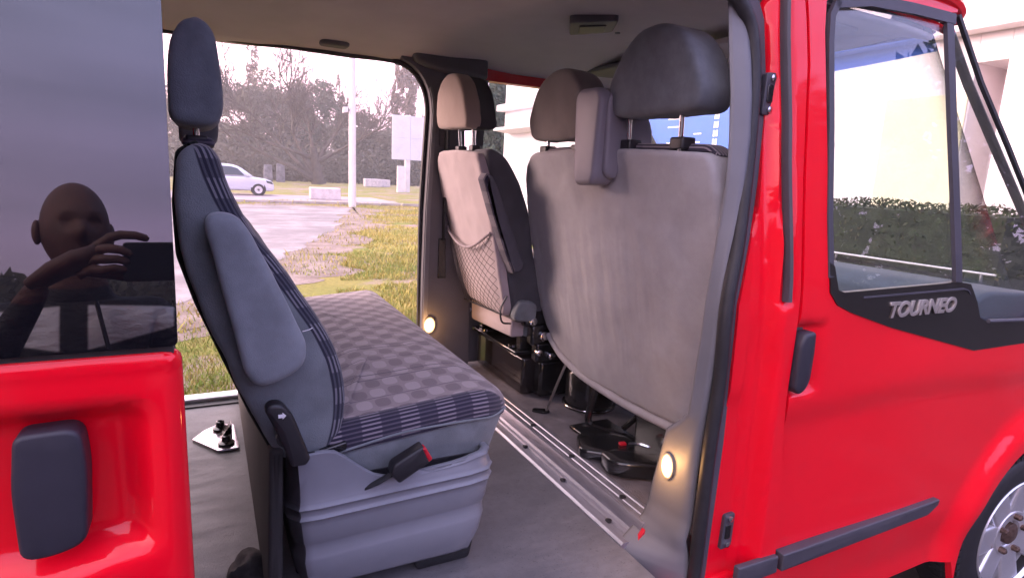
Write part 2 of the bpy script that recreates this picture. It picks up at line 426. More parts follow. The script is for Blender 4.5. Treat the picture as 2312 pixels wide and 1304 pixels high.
# plain grey fabric with a striped strip woven along the front edge of the backrest
def edge_fabric(name, base, curve, width):
    m, n = newmat(name); o = n.obj(); x, y, z = n.sep(o)
    fc = n.n('ShaderNodeFloatCurve'); cm = fc.mapping.curves[0]
    pts = [((zz-1.0)/.8, (xx+.1)/.45) for zz, xx in curve]
    cm.points[0].location = pts[0]; cm.points[1].location = pts[-1]
    for p in pts[1:-1]: cm.points.new(*p)
    fc.mapping.update()
    n.set(fc.inputs['Value'], n.math('DIVIDE', n.math('SUBTRACT', z, 1.0), .8))
    xf_ = n.math('SUBTRACT', n.math('MULTIPLY', fc.outputs[0], .45), .1)
    d = n.math('SUBTRACT', xf_, x)
    k = n.ramp(n.math('SUBTRACT', width, d), -.002, .002)
    st = n.ramp(n.math('SINE', n.math('MULTIPLY', n.math('SUBTRACT', d, n.math('MULTIPLY', y, .9)), 2*math.pi/.0115)), -.1, .4)
    blk = n.ramp(n.math('SINE', n.math('MULTIPLY', z, 2*math.pi/.075)), -.1, .2)
    bc = n.mix(st, (.020, .020, .034), n.mix(blk, (.17, .165, .19), (.065, .065, .085)))
    f = n.ramp(n.noise(o, 14, 4, .6), .3, .7); f3 = n.ramp(n.noise(o, 3.0, 3, .6), .3, .7)
    c = n.mix(f, tuple(v*.86 for v in base), tuple(v*1.14 for v in base)); c = n.mix(n.math('MULTIPLY', f3, .25), c, tuple(v*.7 for v in base))
    c = n.mix(k, c, bc)
    n.pbsdf(c, .9, spec=.15, sheen=.25, normal=n.bump(n.noise(o, 420, 2), .6, .002)); return m
MT['bench_side'] = edge_fabric('bench_side_fabric', (.168, .184, .196), [(1.0, .23), (1.095, .262), (1.150, .270), (1.235, .262), (1.305, .239), (1.392, .190), (1.480, .130), (1.562, .072), (1.640, .036), (1.698, .020), (1.8, .0)], .036)
MT['band'] = pattern('striped_fabric', 'y', 0, (.88, .3, .48), always=True)

# ================================================================ SETTING
def terrain_h(x, y):
    return 0.0
# grass verge / field sheet to the horizon
m, n = newmat('field_ground'); o = n.obj()
big = n.ramp(n.noise(o, .16, 4, .6), .42, .60); med = n.ramp(n.noise(o, .9, 5, .65), .38, .62); fine = n.noise(o, 14, 4, .7)
g = n.mix(med, (.17, .20, .040), (.30, .265, .07)); dirt = n.mix(fine, (.26, .185, .165), (.40, .30, .275))
mud = n.ramp(n.noise(o, .42, 5, .62), .50, .60)
c = n.mix(big, g, n.mix(med, (.30, .255, .07), (.20, .19, .045))); c = n.mix(mud, c, dirt)
c = n.mix(n.math('MULTIPLY', n.ramp(fine, .4, .7), .35), c, (.10, .085, .035))
n.pbsdf(c, .95, spec=.2, normal=n.bump(n.noise(o, 9, 5, .7), .8, .06)); MT['field'] = m
def sheet(name, poly, z, mt, kind='structure', label=None):
    mm = M(); mm.add([(p[0], p[1], z) for p in poly], [tuple(range(len(poly)))])
    return tag(mm.build(name, mt, smooth=False), kind=kind, label=label)
sheet('ground', [(-900, -900), (900, -900), (900, 900), (-900, 900)], 0.0, MT['field'])
m, n = newmat('asphalt'); o = n.obj()
f1 = n.ramp(n.noise(o, .5, 5, .65), .35, .68); f2 = n.noise(o, 60, 3, .7)
c = n.mix(f1, (.165, .140, .142), (.26, .218, .22)); c = n.mix(n.math('MULTIPLY', n.ramp(f2, .45, .7), .4), c, (.09, .08, .08))
n.pbsdf(c, n.math('SUBTRACT', .75, n.math('MULTIPLY', f1, .35)), normal=n.bump(f2, .5, .006)); MT['asphalt'] = m
VS = 1.0
road = [(4.1, 20.5), (3.3, 16.6), (2.1, 13.2), (1.35, 10.9), (.5, 9.2), (-.3, 7.5), (-1.6, 5.6), (-6, 4.2), (-40, 3.0), (-60, 24), (-20, 27.0), (2.4, 26.2), (5.2, 25.6), (5.0, 23.0)]
rp = [(p.x+.35*noise.noise(Vector((p.x*1.1, p.y*1.1, 0))), p.y+.35*noise.noise(Vector((p.x*1.1, p.y*1.1, 9)))) for p in catmull([(a, b, 0) for a, b in road], 14, True)]
sheet('road', rp, 0.010, MT['asphalt'])
VS = -1.0 if sum(rp[i-1][0]*rp[i][1]-rp[i][0]*rp[i-1][1] for i in range(len(rp))) < 0 else 1.0
vg = []                                   # trodden earth along the edge of the road
for i in range(len(rp)):
    a_, b_ = Vector(rp[i-3]), Vector(rp[(i+3) % len(rp)]); t_ = (b_-a_).normalized(); w_ = 1.0+.9*noise.noise(Vector((rp[i][0]*.5, rp[i][1]*.5, 4)))+.5*noise.noise(Vector((rp[i][0]*2, rp[i][1]*2, 4)))
    vg.append((rp[i][0]+t_.y*w_*VS, rp[i][1]-t_.x*w_*VS))
m, n = newmat('trodden_earth'); o = n.obj(); f1 = n.noise(o, 1.5, 5, .7); f2 = n.noise(o, 25, 4, .7)
c = n.mix(n.ramp(f1, .35, .65), (.20, .15, .125), (.33, .26, .235)); c = n.mix(n.math('MULTIPLY', n.ramp(f2, .45, .65), .5), c, (.14, .13, .06))
n.pbsdf(c, .9, spec=.2, normal=n.bump(f2, .7, .03)); sheet('verge', vg, 0.005, m)
sheet('parking_lot', [(-60, 2.05), (60, 2.05), (60, -32), (-60, -32)], 0.006, mat('lot_asphalt', (.050, .048, .052), .95, spec=.08, var=.25, vs=1.5, bump=.5, bs=60, bd=.006))
sheet('pavement', [(-30, 31), (4.6, 30.0), (9.5, 27.9), (9.0, 36.0), (-30, 40)], 0.010, mat('paving', (.36, .29, .285), .8, var=.2, vs=.8, bump=.4, bs=20, bd=.01))
# kerb stones along the far edge of the road, each a piece of its own
kb = empty('kerb', (0, 28, 0), 'low pale kerb edging the far side of the road', 'kerb')
km = None; kmat = mat('kerb_stone', (.40, .345, .335), .85, var=.22, vs=2.5, bump=.5, bs=40, bd=.01)
for i in range(16):
    t = i/15; x = -6+t*15.0; y = 28.6-t*.9
    mm = M().box(-.48, .48, -.08, .08, 0, .14)
    if km is None:
        ob = mm.build('kerb_stone', kmat, kb, smooth=False, bevel=.015); km = ob.data
    else:
        ob = mesh_obj('kerb_stone', km, kb); b_ = ob.modifiers.new('bevel', 'BEVEL'); b_.width = .015
    ob.location = (x+random.uniform(-.02, .02), y+random.uniform(-.02, .02), random.uniform(-.02, .0)); ob.rotation_euler.z = -.06+random.uniform(-.02, .02)
# grass blades on the verge (nobody could count them)
def in_poly(x, y, P):
    c = False; j = len(P)-1
    for i in range(len(P)):
        if (P[i][1] > y) != (P[j][1] > y) and x < (P[j][0]-P[i][0])*(y-P[i][1])/(P[j][1]-P[i][1])+P[i][0]: c = not c
        j = i
    return c
def blades(name, count, gen, mt, h0, h1, w):
    vs = []; fs = []
    for _ in range(count):
        x, y = gen()
        d = noise.noise(Vector((x*.45, y*.45, 3.1)))+.45*noise.noise(Vector((x*1.7, y*1.7, 1.1)))
        if d < -.40: continue
        if in_poly(x, y, rp): continue
        if random.random() < .82 and in_poly(x, y, vg): continue
        k = (.55+.9*max(0, d+.1))*random.uniform(.6, 1.2); hh = (h0+(h1-h0)*random.random())*k
        a = random.uniform(0, math.pi); dx, dy = math.cos(a)*w*random.uniform(.6, 1.3), math.sin(a)*w
        lx, ly = random.gauss(0, .45)*hh, random.gauss(0, .45)*hh
        i = len(vs)
        vs += [(x-dx, y-dy, 0), (x+dx, y+dy, 0), (x+lx, y+ly, hh)]; fs.append((i, i+1, i+2))
    mm = M(); mm.v = vs; mm.f = fs; mm.mi = [0]*len(fs)
    o = mm.build(name, mt, smooth=False, recalc=False)
    return o
def gmat(name, a, b, c3):
    m, n = newmat(name); o = n.obj()
    f = n.ramp(n.noise(o, .55, 4, .6), .40, .60); f2 = n.noise(o, 9, 3, .7)
    col = n.mix(f, a, b); col = n.mix(n.ramp(f2, .42, .66), col, c3)
    n.pbsdf(col, .8, spec=.2); return m
def near_gen():
    y = 2.3+9*random.random()**1.4; return (random.uniform(-1.2-.08*y, 1.4+.32*y), y)
def far_gen():
    y = 5.5+24.5*random.random()**1.3; return (random.uniform(-.5, 2.5+.36*y), y)
ga = gmat('grass_blades', (.18, .270, .050), (.27, .30, .070), (.33, .28, .10))
tag(blades('grass', 60000, near_gen, ga, .05, .13, .006), 'short patchy green and straw grass on the verge beside the van', 'grass', kind='stuff')
gb = gmat('dry_grass_blades', (.30, .31, .07), (.46, .39, .10), (.48, .38, .14))
tag(blades('dry_grass', 46000, far_gen, gb, .06, .15, .014), 'yellowing grass field beyond the bend of the road', 'grass', kind='stuff')

# ================================================================ THE VAN
YF = 1.86
def yb(z):                       # tumblehome of the body side
    t = z-1.40
    return 0.0 if t < -.08 else .133*(t+.08)**2/(.32) if t < .08 else .133*t
def near_y(x, z):
    y = yb(z)
    y += .02*sm(.62, .45, z)
    return y
van = empty('van', (0.6, .93, 0), 'red passenger van with both sliding doors open', 'van')
def VB(mm, name, mt, parent=None, **k): return mm.build(name, MT[mt] if isinstance(mt, str) else mt, parent or van, **k)

# --- floor, rail, cab floor
VB(M().box(-2.2, 1.0, .035, 1.75, .63, .68), 'floor', 'floor', bevel=.004)
VB(M().box(1.135, 2.5, .10, 1.75, .62, .728), 'cab_floor', 'carpet', bevel=.006)
rail = VB(M().prism([(.995, .66), (.995, .684), (1.003, .690), (1.02, .690), (1.024, .686), (1.036, .686), (1.040, .691), (1.05, .693), (1.056, .70), (1.060, .722), (1.068, .734), (1.076, .735), (1.080, .732), (1.092, .732), (1.095, .735), (1.106, .735), (1.109, .732), (1.121, .732), (1.124, .735), (1.137, .735), (1.140, .729), (1.14, .66)], 'y', .19, 1.72), 'floor_rail', 'alu', smooth=True, angle=25)
for y in (.33, .62, .90, 1.18, 1.46):
    VB(M().lathe([(.011, .7325), (.011, .737), (.007, .7385)], (1.1005, y, 0), 'z', 12), 'rail_bolt', 'black', rail)
for y in (.30, .56, .83, 1.10):
    VB(M().lathe([(.010, .686), (.010, .692), (.006, .694)], (1.030, y, 0), 'z', 12), 'rail_bolt', 'black', rail)
VB(M().prism([(1.040, .694), (1.062, .700), (1.064, .724)], 'y', .176, .189), 'rail_end_cap', 'rednub', rail)
# entry sill of the near door and the pale sill plate of the far door
VB(M().prism([(-.6, .30), (1.3, .30), (1.3, .625), (-.6, .625)], 'y', .03, .10), 'sill', 'red', bevel=.01)
VB(M().prism([(1.70, .655), (1.70, .697), (1.705, .702), (1.765, .702), (1.775, .69), (1.775, .60)], 'x', -1.2, .93), 'sill_plate', mat('sill_plate_metal', (.75, .74, .74), .35, metal=.3, var=.05), bevel=.002)
VB(M().box(-1.2, .93, 1.655, 1.699, .681, .686), 'sill_strip', 'black')
VB(M().prism([(1.80, .30), (1.84, .30), (1.84, .63), (1.745, .63), (1.745, .55)], 'x', -1.2, 2.2), 'far_sill', 'red')

# --- roof: outer skin and headliner
def roof_z(y, top, side, w0, w1):
    t = (y-(w0+w1)/2)/((w1-w0)/2); return top-(top-side)*abs(t)**2.6
def rf(u, v):
    y = .11+u*(YF-.22); x = -2.3+v*4.32
    return (x, y, roof_z(y, 2.36, 2.20, .11, YF-.11)-.05*max(0, (x-1.6)/.55)**2)
mm = M().grid(20, 24, rf)
mm2 = M(); mm2.add(mm.v, mm.f)
rfo = VB(mm2, 'roof', 'red'); s_ = rfo.modifiers.new('solid', 'SOLIDIFY'); s_.thickness = .02; s_.offset = -1
def hl(u, v):
    y = .13+u*1.60; x = -2.2+v*4.15
    z = roof_z(y, 2.255, 2.165, .13, 1.73)-.03*max(0, (x-1.7)/.4)**2
    z += .010*sm(.20, .0, abs(x-1.16))-.012*sm(.30, .0, abs(x-.1))
    return (x, y, z)
hlo = VB(M().grid(24, 60, hl, flip=True), 'headliner', 'head'); s_ = hlo.modifiers.new('solid', 'SOLIDIFY'); s_.thickness = .015; s_.offset = -1
# cant rails above both door openings
def cant(name, ysgn, x0, x1, mt, z0=2.150, parent=None):
    # curved trim running along the top of the opening
    f = (lambda y: y) if ysgn > 0 else (lambda y: YF-y)
    pr = [(f(1.62), 2.205), (f(1.665), 2.175), (f(1.70), z0+.012), (f(1.715), z0), (f(1.74), z0), (f(1.76), 2.20), (f(1.74), 2.26), (f(1.62), 2.26)]
    return VB(M().prism(pr, 'x', x0, x1), name, mt, smooth=True, angle=50, bevel=.004)
cant('far_roof_rail', 1, -2.2, .80, 'head', 2.160)
cant('near_roof_rail', -1, -2.2, 1.02, 'head', 2.150)
# wavy rubber seal hanging under the far rail
sl = [(x, 1.712+.002*math.sin(x*37), 2.158-.003*abs(math.sin(x*9))) for x in [-.9+.05*i for i in range(34)]]
sl += [(.765, 1.705, 2.153), (.80, 1.70, 2.144), (.83, 1.70, 2.129), (.858, 1.70, 2.106), (.882, 1.70, 2.073), (.899, 1.70, 2.038), (.909, 1.70, 1.996), (.913, 1.70, 1.94), (.906, 1.70, 1.8), (.893, 1.70, 1.5), (.893, 1.70, 1.2), (.894, 1.70, .72)]
VB(M().tube(catmull(sl, 3), .013, 8), 'far_door_seal', 'rubber')
# ceiling details
VB(M().tube([(.615+.055*math.cos(t), 1.45+.09*math.sin(t), 2.232) for t in [2*math.pi*i/28 for i in range(29)]], .0045, 6, caps=False), 'ceiling_lamp_ring', 'dtrim')
VB(M().puff(rpoly([(.575, 1.385), (.655, 1.385), (.655, 1.515), (.575, 1.515)], .035, 5), 'z', 2.222, 2.236, .005, .002), 'ceiling_lamp', 'head')
VB(M().puff(rpoly([(.43, 1.60), (.55, 1.60), (.55, 1.68), (.43, 1.68)], .03), 'z', 2.165, 2.20, .014, .004), 'ceiling_handle', 'dtrim')
cl = VB(M().puff(rpoly([(1.17, .93), (1.29, .80), (1.37, .95), (1.27, 1.09)], .02), 'z', 2.222, 2.262, .006, .003), 'ceiling_light', 'dtrim')
VB(M().puff(rpoly([(1.215, .935), (1.285, .865), (1.335, .955), (1.275, 1.035)], .012), 'z', 2.217, 2.226, .003, .002), 'ceiling_light_lens', 'rubber', cl)
for (x, y) in ((.98, 1.28), (1.43, 1.0), (.9, .8)):
    VB(M().lathe([(.012, 2.243), (.009, 2.236)], (x, y, 0), 'z', 12), 'ceiling_plug', 'dtrim')

# --- far side: pillar behind the driver, rear wall
fp = [(.893, .66), (.893, 1.2), (.898, 1.5), (.912, 1.8), (.918, 1.90), (.919, 1.95), (.914, 2.0), (.903, 2.043), (.885, 2.08), (.860, 2.113), (.83, 2.137), (.80, 2.152), (.776, 2.16), (.776, 2.20), (1.17, 2.18), (1.17, 2.10), (1.10, 2.06), (1.08, 1.9), (1.10, 1.45), (1.14, 1.3), (1.14, .66)]
VB(M().prism(rpoly(fp, .012, 3), 'y', 1.655, 1.74), 'far_pillar_trim', mat('far_pillar_grey', (.105, .10, .112), .55, bump=.3, bs=900, var=.08, vs=6), angle=30, bevel=.008)
VB(M().prism(rpoly([(.897, .70), (.897, 1.2), (.902, 1.5), (.917, 1.82), (.923, 1.95), (.917, 2.01), (.905, 2.05), (.915, 2.06), (.930, 2.015), (.938, 1.95), (.935, 1.82), (.922, 1.5), (.92, 1.2), (.92, .70)], .004, 2), 'y', 1.648, 1.70), 'far_pillar_edge', 'trim', bevel=.004)
VB(M().puff(rpoly([(.83, 2.150), (.92, 2.125, .03), (1.17, 2.105), (1.17, 2.20), (.80, 2.22)], .02), 'y', 1.605, 1.66, .02, .004), 'far_pillar_cap', 'dtrim')
VB(M().puff(rpoly([(.965, 1.19), (1.005, 1.19), (1.0, 1.38), (.965, 1.38)], .004), 'y', 1.648, 1.66, .002, .001), 'belt_slot', 'gloss')
VB(M().tube([(.985, 1.635, 2.07), (.98, 1.63, 1.9), (.982, 1.632, 1.6), (.985, 1.648, 1.37)], .022, 8, flat=.12), 'seat_belt', 'belt')
VB(M().puff(rpoly([(.955, 1.80), (1.01, 1.80), (1.01, 2.09), (.955, 2.09)], .01), 'y', 1.642, 1.664, .006, .002), 'belt_anchor', 'dtrim')
def lamp(name, c, ax, ry, rz, col=(1, .50, .18)):
    mt, nn = newmat(name+'_glow'); nn.pbsdf((.9, .8, .7), .4, emit=(1, .50, .17), es=1.1)
    pr = [(ry*math.cos(t), -(ry*.42)*math.sin(t)) for t in [0, .25*math.pi/2, .5*math.pi/2, .75*math.pi/2, .98*math.pi/2]]
    o = VB(M().lathe(pr, c, ax, 24, ell=(1, rz/ry)), name, mt)
    bz = VB(M().lathe([(ry*1.01, .004), (ry*1.14, .004), (ry*1.14, -.002), (ry*1.01, -.003)], c, ax, 24, ell=(1, rz/ry), ring=True), 'lamp_bezel', 'trim', o)
    L = bpy.data.objects.new(name+'_light', bpy.data.lights.new(name+'_light', 'POINT')); COL.objects.link(L)
    L.location = (c[0]-(.045 if ax == 'x' else .03), c[1]-(.0 if ax == 'x' else .05), c[2]); L.data.energy = .32; L.data.color = col; L.data.shadow_soft_size = .02
    L.parent = o; L.matrix_parent_inverse = Matrix.Identity(4)
    return o
lamp('door_lamp', (1.094, .147, .926), 'x', .021, .033)
lamp('far_door_lamp', (.928, 1.645, .965), 'y', .026, .036)
# rear side walls (inside of the load space, behind the doors)
VB(M().prism([(-2.25, .45), (-.62, .45), (-.62, 2.17), (-2.25, 2.17)], 'y', 1.735, 1.80), 'far_rear_wall', 'dtrim')
VB(M().prism([(-2.25, .45), (-.075, .45), (-.075, 2.17), (-2.25, 2.17)], 'y', .05, .10), 'near_rear_wall', 'dtrim')
mm = M()
panel(mm, [(-2.25, .40), (-.085, .40), (-.085, 2.18), (-2.25, 2.18)], lambda x, z: near_y(x, z)+.0, .03, .1)
VB(mm, 'near_rear_skin', 'red')
mm = M(); panel(mm, [(-2.25, .40), (-.65, .40), (-.65, 2.18), (-2.25, 2.18)], lambda x, z: -near_y(x, z), .01, .1)
mm.xf(lambda x, y, z: (x, YF+y-.01, z)); VB(mm, 'far_rear_skin', 'red')
VB(M().box(-2.3, -2.26, .05, 1.80, .40, 2.25), 'tailgate', 'red', bevel=.03)
VB(M().puff(rpoly([(-1.35, .68), (-.72, .68), (-.80, .93), (-1.27, .93)], .08, 5), 'y', .10, .34, .03, .01), 'wheel_housing', 'carpet')

# --- near B pillar
TR = [(2.19, 1.13, .155, 1.165, .130), (2.11, 1.13, .142, 1.165, .118), (1.98, 1.13, .12, 1.165, .085), (1.90, 1.13, .104, 1.165, .070), (1.80, 1.13, .092, 1.165, .0595), (1.70, 1.13, .086, 1.158, .053), (1.587, 1.125, .09, 1.150, .045), (1.49, 1.12, .092, 1.132, .043), (1.40, 1.115, .095, 1.120, .038), (1.30, 1.11, .093, 1.117, .036), (1.138, 1.10, .094, 1.115, .044), (1.09, 1.10, .099, 1.115, .046), (1.05, 1.10, .140, 1.113, .047), (1.02, 1.10, .174, 1.112, .048), (.93, 1.10, .192, 1.112, .050), (.86, 1.10, .207, 1.112, .051), (.79, 1.098, .215, 1.112, .052), (.745, 1.085, .220, 1.10, .052), (.71, 1.055, .225, 1.105, .045), (.68, 1.005, .218, 1.105, .040), (.655, .990, .212, 1.105, .036), (.50, .985, .21, 1.105, .034)]
def trf(u, v):
    k = min(len(TR)-2, int(v*(len(TR)-1))); t = v*(len(TR)-1)-k; a, b = TR[k], TR[k+1]
    q = [a[i]+(b[i]-a[i])*t for i in range(5)]
    ed = .010*(1-min(1, min(u, 1-u)/.18))**2
    return (q[1]+(q[3]-q[1])*u+ed, q[2]+(q[4]+.013-q[2])*u, q[0])
pt_ = VB(M().grid(16, (len(TR)-1)*4, trf), 'pillar_trim', 'trim', angle=80); s_ = pt_.modifiers.new('solid', 'SOLIDIFY'); s_.thickness = .012; s_.offset = 0
# lower outer step cover beside the rail
seal = [(1.118, .50), (1.122, .77), (1.124, 1.03), (1.132, 1.2), (1.126, 1.39), (1.139, 1.56), (1.137, 1.81), (1.118, 2.0), (1.075, 2.095), (.98, 2.135), (.6, 2.145), (-.10, 2.148)]
def xc(x, z): return x*(1.05+.9*yb(z))/1.05
sp_ = catmull([(xc(a, b), .035+yb(b)*.9, b) for a, b in seal], 5)
VB(M().tube(sp_, .018, 10), 'door_seal', 'rubber')
VB(M().tube([(p.x+.019, p.y+.012, p.z) if p.z < 2.0 else (p.x+.013, p.y+.008, p.z+.016) for p in sp_], .006, 6), 'seal_lip', 'dtrim')
# dark flange with the trim clips
fl = [(1.128, .45), (1.132, .77), (1.134, 1.03), (1.142, 1.2), (1.136, 1.39), (1.149, 1.56), (1.147, 1.81), (1.128, 2.0), (1.09, 2.10), (.98, 2.15), (.98, 2.20), (1.10, 2.19), (1.155, 2.09), (1.187, 1.93), (1.200, 1.708), (1.196, 1.557), (1.178, 1.39), (1.184, 1.203), (1.188, 1.019), (1.181, .764), (1.175, .45)]
fl = [(xc(a, b), b) for a, b in fl]
mm = M(); panel(mm, fl, lambda x, z: .050+yb(z)*.9, .012, .06); flange = VB(mm, 'pillar_flange', mat('flange_grey', (.070, .066, .080), .55, bump=.3, bs=900, var=.1, vs=9), angle=60)
for x, z in ((1.166, 1.93), (1.172, 1.70), (1.166, 1.50), (1.152, 1.30), (1.160, 1.10), (1.158, .90)):
    x = xc(x, z); VB(M().lathe([(.0045, -.004), (.0035, -.006)], (x, .051+yb(z)*.9, z), 'y', 10), 'trim_clip', 'black', flange)
# painted jamb and outer pillar skin
def jamb_y(x, z):
    e = 1.268+.012*sm(1.7, 1.4, z)+.012*sm(1.4, 1.2, z)+.022*sm(1.2, .6, z)-.012*sm(1.9, 2.1, z)
    y = near_y(x, z)
    y += .040*sm(e+.012, e-.012, x)
    y += .012*sm(e-.040, e-.052, x)
    y -= .010*sm(1.10, 1.18, z)*sm(e+.012, e-.02, x)*sm(1.25, 1.225, x)
    g0 = 1.305-.015*sm(1.45, 1.8, z)-.013*sm(1.8, 2.1, z)
    if z > 1.385: y += .016*sm(.020, .011, abs(x-g0))*sm(1.385, 1.40, z)
    return y
gap = [(1.395, .40), (1.397, .593), (1.392, .738), (1.372, .95), (1.362, 1.011), (1.352, 1.10), (1.350, 1.142), (1.352, 1.31), (1.353, 1.439), (1.352, 1.56), (1.352, 1.713), (1.356, 1.85), (1.36, 1.99), (1.352, 2.10), (1.335, 2.22)]
op = [(1.165, 2.22), (1.15, 2.12), (1.178, 1.98), (1.192, 1.85), (1.197, 1.70), (1.193, 1.557), (1.176, 1.39), (1.181, 1.203), (1.185, 1.019), (1.178, .764), (1.172, .40)]
mm = M(); panel(mm, [(p[0]-.005, p[1]) for p in gap]+[(xc(a, b), b) for a, b in op], jamb_y, .02, .012); pil = VB(mm, 'pillar_skin', 'red', angle=70)
# black rubber gutter strip, ends at the waist line
gp = [(1.305-.015*sm(1.45, 1.8, z)-.013*sm(1.8, 2.1, z), near_y(1.3, z)-.001+.006, z) for z in [1.402+.05*i for i in range(17)]]
VB(M().tube(gp, .0155, 8, flat=.55), 'gutter_strip', 'mould', pil)
# latch strikers
def striker(x, z, s):
    y = jamb_y(x, z)
    o = VB(M().puff(rpoly([(x-.021, z-.052*s), (x+.019, z-.049*s), (x+.021, z+.052*s), (x-.017, z+.050*s)], .008), 'y', y-.011, y+.004, .003, .001), 'striker', 'mould')
    VB(M().puff(rpoly([(x-.011, z-.022*s), (x+.009, z-.022*s), (x+.009, z+.022*s), (x-.011, z+.022*s)], .006), 'y', y-.0135, y-.009, .002, .001), 'striker_slot', 'gloss', o)
    for k in (-1, 1):
        VB(M().lathe([(.0085, -.011), (.0085, -.016), (.005, -.0175)], (x+.002, y, z+k*.038*s), 'y', 10), 'striker_bolt', 'chrome', o)
striker(1.257, 1.912, 1.0); striker(1.236, .757, 1.0)
VB(M().puff(rpoly([(1.232, .622), (1.388, .624), (1.388, .676), (1.232, .680)], .004, 2), 'y', -.014, .004, .005, .001, rings=()), 'pillar_moulding', 'mould', pil)

# --- front door
WHC = (2.84, .36)
def fd_y(x, z):
    y = near_y(x, z)
    y += .014*sm(1.125, 1.03, z-.03*max(0, x-1.4)+.055*sm(1.9, 2.6, x))
    y -= .010*sm(1.32, 1.16, z)*sm(1.45, 2.0, x)
    r = math.hypot(x-WHC[0], z-WHC[1]); y -= .040*sm(.60, .50, r)
    # grip recess
    y += .034*sm(1.475, 1.40, x)*sm(1.138, 1.160, z)*sm(1.345, 1.325, z)
    return y
lowtrim = [(1.452, 1.50), (1.462, 1.42), (1.495, 1.385), (1.56, 1.36), (1.749, 1.306), (2.208, 1.198), (2.56, 1.196), (2.72, 1.22)]
arch = [(2.72+.0*i, 0) for i in range(0)]
for i in range(15):
    a = R(104+i*6.0); arch.append((WHC[0]+.475*math.cos(a), WHC[1]+.455*math.sin(a)))
sk = [(1.408, .40), (1.410, .593), (1.405, .738), (1.385, .95), (1.375, 1.011), (1.358, 1.10), (1.356, 1.142), (1.358, 1.31), (1.359, 1.439), (1.358, 1.713), (1.362, 1.85), (1.366, 1.99), (1.358, 2.10), (1.342, 2.225),
      (1.95, 2.245), (2.015, 2.235), (2.012, 2.222), (1.95, 2.212), (1.46, 2.185), (1.422, 2.155), (1.418, 2.08), (1.437, 1.80)]
sk += lowtrim + arch + [(2.33, .40)]
mm = M(); panel(mm, sk, fd_y, .022, .02)
door = VB(mm, 'front_door', 'red', angle=70)
# dark window surround: side strip, top strip, lower black panel
def strip(name, pts, w, mt, parent, off=.004, th=.012, n=6):
    P = [Vector((a, 0, b)) for a, b in pts]; mm = M(); poly = []
    L = []; Rr = []
    for i in range(len(P)):
        d = (P[min(i+1, len(P)-1)]-P[max(0, i-1)]).normalized(); nn = Vector((-d.z, 0, d.x))
        L.append((P[i].x+nn.x*w/2, P[i].z+nn.z*w/2)); Rr.append((P[i].x-nn.x*w/2, P[i].z-nn.z*w/2))
    panel(mm, L+Rr[::-1], lambda x, z: fd_y(x, z)-off, th, .05)
    return VB(mm, name, mt, parent, angle=60)
bp = lowtrim + [(2.72, 1.28), (2.60, 1.315), (2.56, 1.272), (2.27, 1.288), (2.225, 1.305), (2.19, 1.36), (2.14, 1.418), (2.06, 1.428), (1.99, 1.425), (1.52, 1.418), (1.495, 1.425), (1.486, 1.45), (1.474, 1.49)]
mm = M(); panel(mm, bp, lambda x, z: fd_y(x, z)-.004, .016, .03)
wp = VB(mm, 'window_panel', mat('gloss_black_panel', (.012, .010, .010), .35, var=.1, vs=10), door, angle=60, label='black panel under the front door window')
strip('window_ledge', [(1.60, 1.401), (2.10, 1.405), (2.125, 1.399), (2.14, 1.385)], .005, 'mould', door, off=.0075)
strip('window_channel', [(1.463, 1.46), (1.452, 1.62), (1.449, 1.85), (1.44, 2.06), (1.444, 2.125), (1.47, 2.165)], .020, 'mould', door)
strip('window_channel', [(1.455, 2.158), (1.60, 2.186), (1.80, 2.197), (1.96, 2.20), (2.0, 2.20)], .030, 'mould', door)
strip('window_divider', [(1.972, 2.195), (2.01, 1.9), (2.045, 1.65), (2.075, 1.415)], .036, 'mould', door, off=.003)
strip('pillar_edge_strip', [(2.02, 2.215), (2.16, 2.035), (2.33, 1.86), (2.56, 1.61), (2.78, 1.36)], .014, 'rubber', door, off=.004)
# panes, each a closed sheet
def pane(name, poly, mt, off, parent):
    mm = M(); panel(mm, poly, lambda x, z: near_y(x, z)+off, .004, .08); return VB(mm, name, mt, parent, angle=60)
pane('window_pane', [(1.47, 1.415), (2.07, 1.42), (2.04, 1.66), (2.005, 1.9), (1.97, 2.19), (1.47, 2.16), (1.45, 2.10), (1.458, 1.7)], 'glass', .008, door)
pane('quarter_pane', [(2.085, 1.415), (2.20, 1.345), (2.235, 1.30), (2.56, 1.275), (2.62, 1.33), (2.75, 1.36), (2.56, 1.605), (2.33, 1.855), (2.16, 2.03), (2.03, 2.19), (1.985, 2.195), (2.02, 1.9), (2.055, 1.66)], 'glass', .006, door)
VB(M().tube([(2.27, fd_y(2.27, 1.29)-.007, 1.291), (2.54, fd_y(2.5, 1.28)-.007, 1.278), (2.585, fd_y(2.5, 1.3)-.007, 1.30), (2.60, fd_y(2.5, 1.3)-.007, 1.33)], .007, 6), 'quarter_seal', 'mould', door)
# lettering on the black panel
cu = bpy.data.curves.new('lettering', 'FONT'); cu.body = 'TOURNEO'; cu.size = .076; cu.extrude = .0022; cu.bevel_depth = .0006; cu.shear = .22; cu.offset = .0022; cu.space_character = .92; cu.align_x = 'LEFT'
to = bpy.data.objects.new('lettering_src', cu); COL.objects.link(to)
bpy.context.view_layer.update()
me = bpy.data.meshes.new_from_object(to.evaluated_get(bpy.context.evaluated_depsgraph_get())); bpy.data.objects.remove(to)
xs = [v.co.x for v in me.vertices]; w_ = max(xs)-min(xs); x0_ = min(xs)
for v in me.vertices:
    X = 1.722+(v.co.x-x0_)/w_*.340; Z = 1.338+v.co.y*.80
    v.co = (X, fd_y(X, Z)-.0065-v.co.z, Z)
me.materials.clear(); me.materials.append(MT['letter']); me.update()
lt = mesh_obj('lettering', me, door); lt['label'] = 'raised silver letters reading TOURNEO'
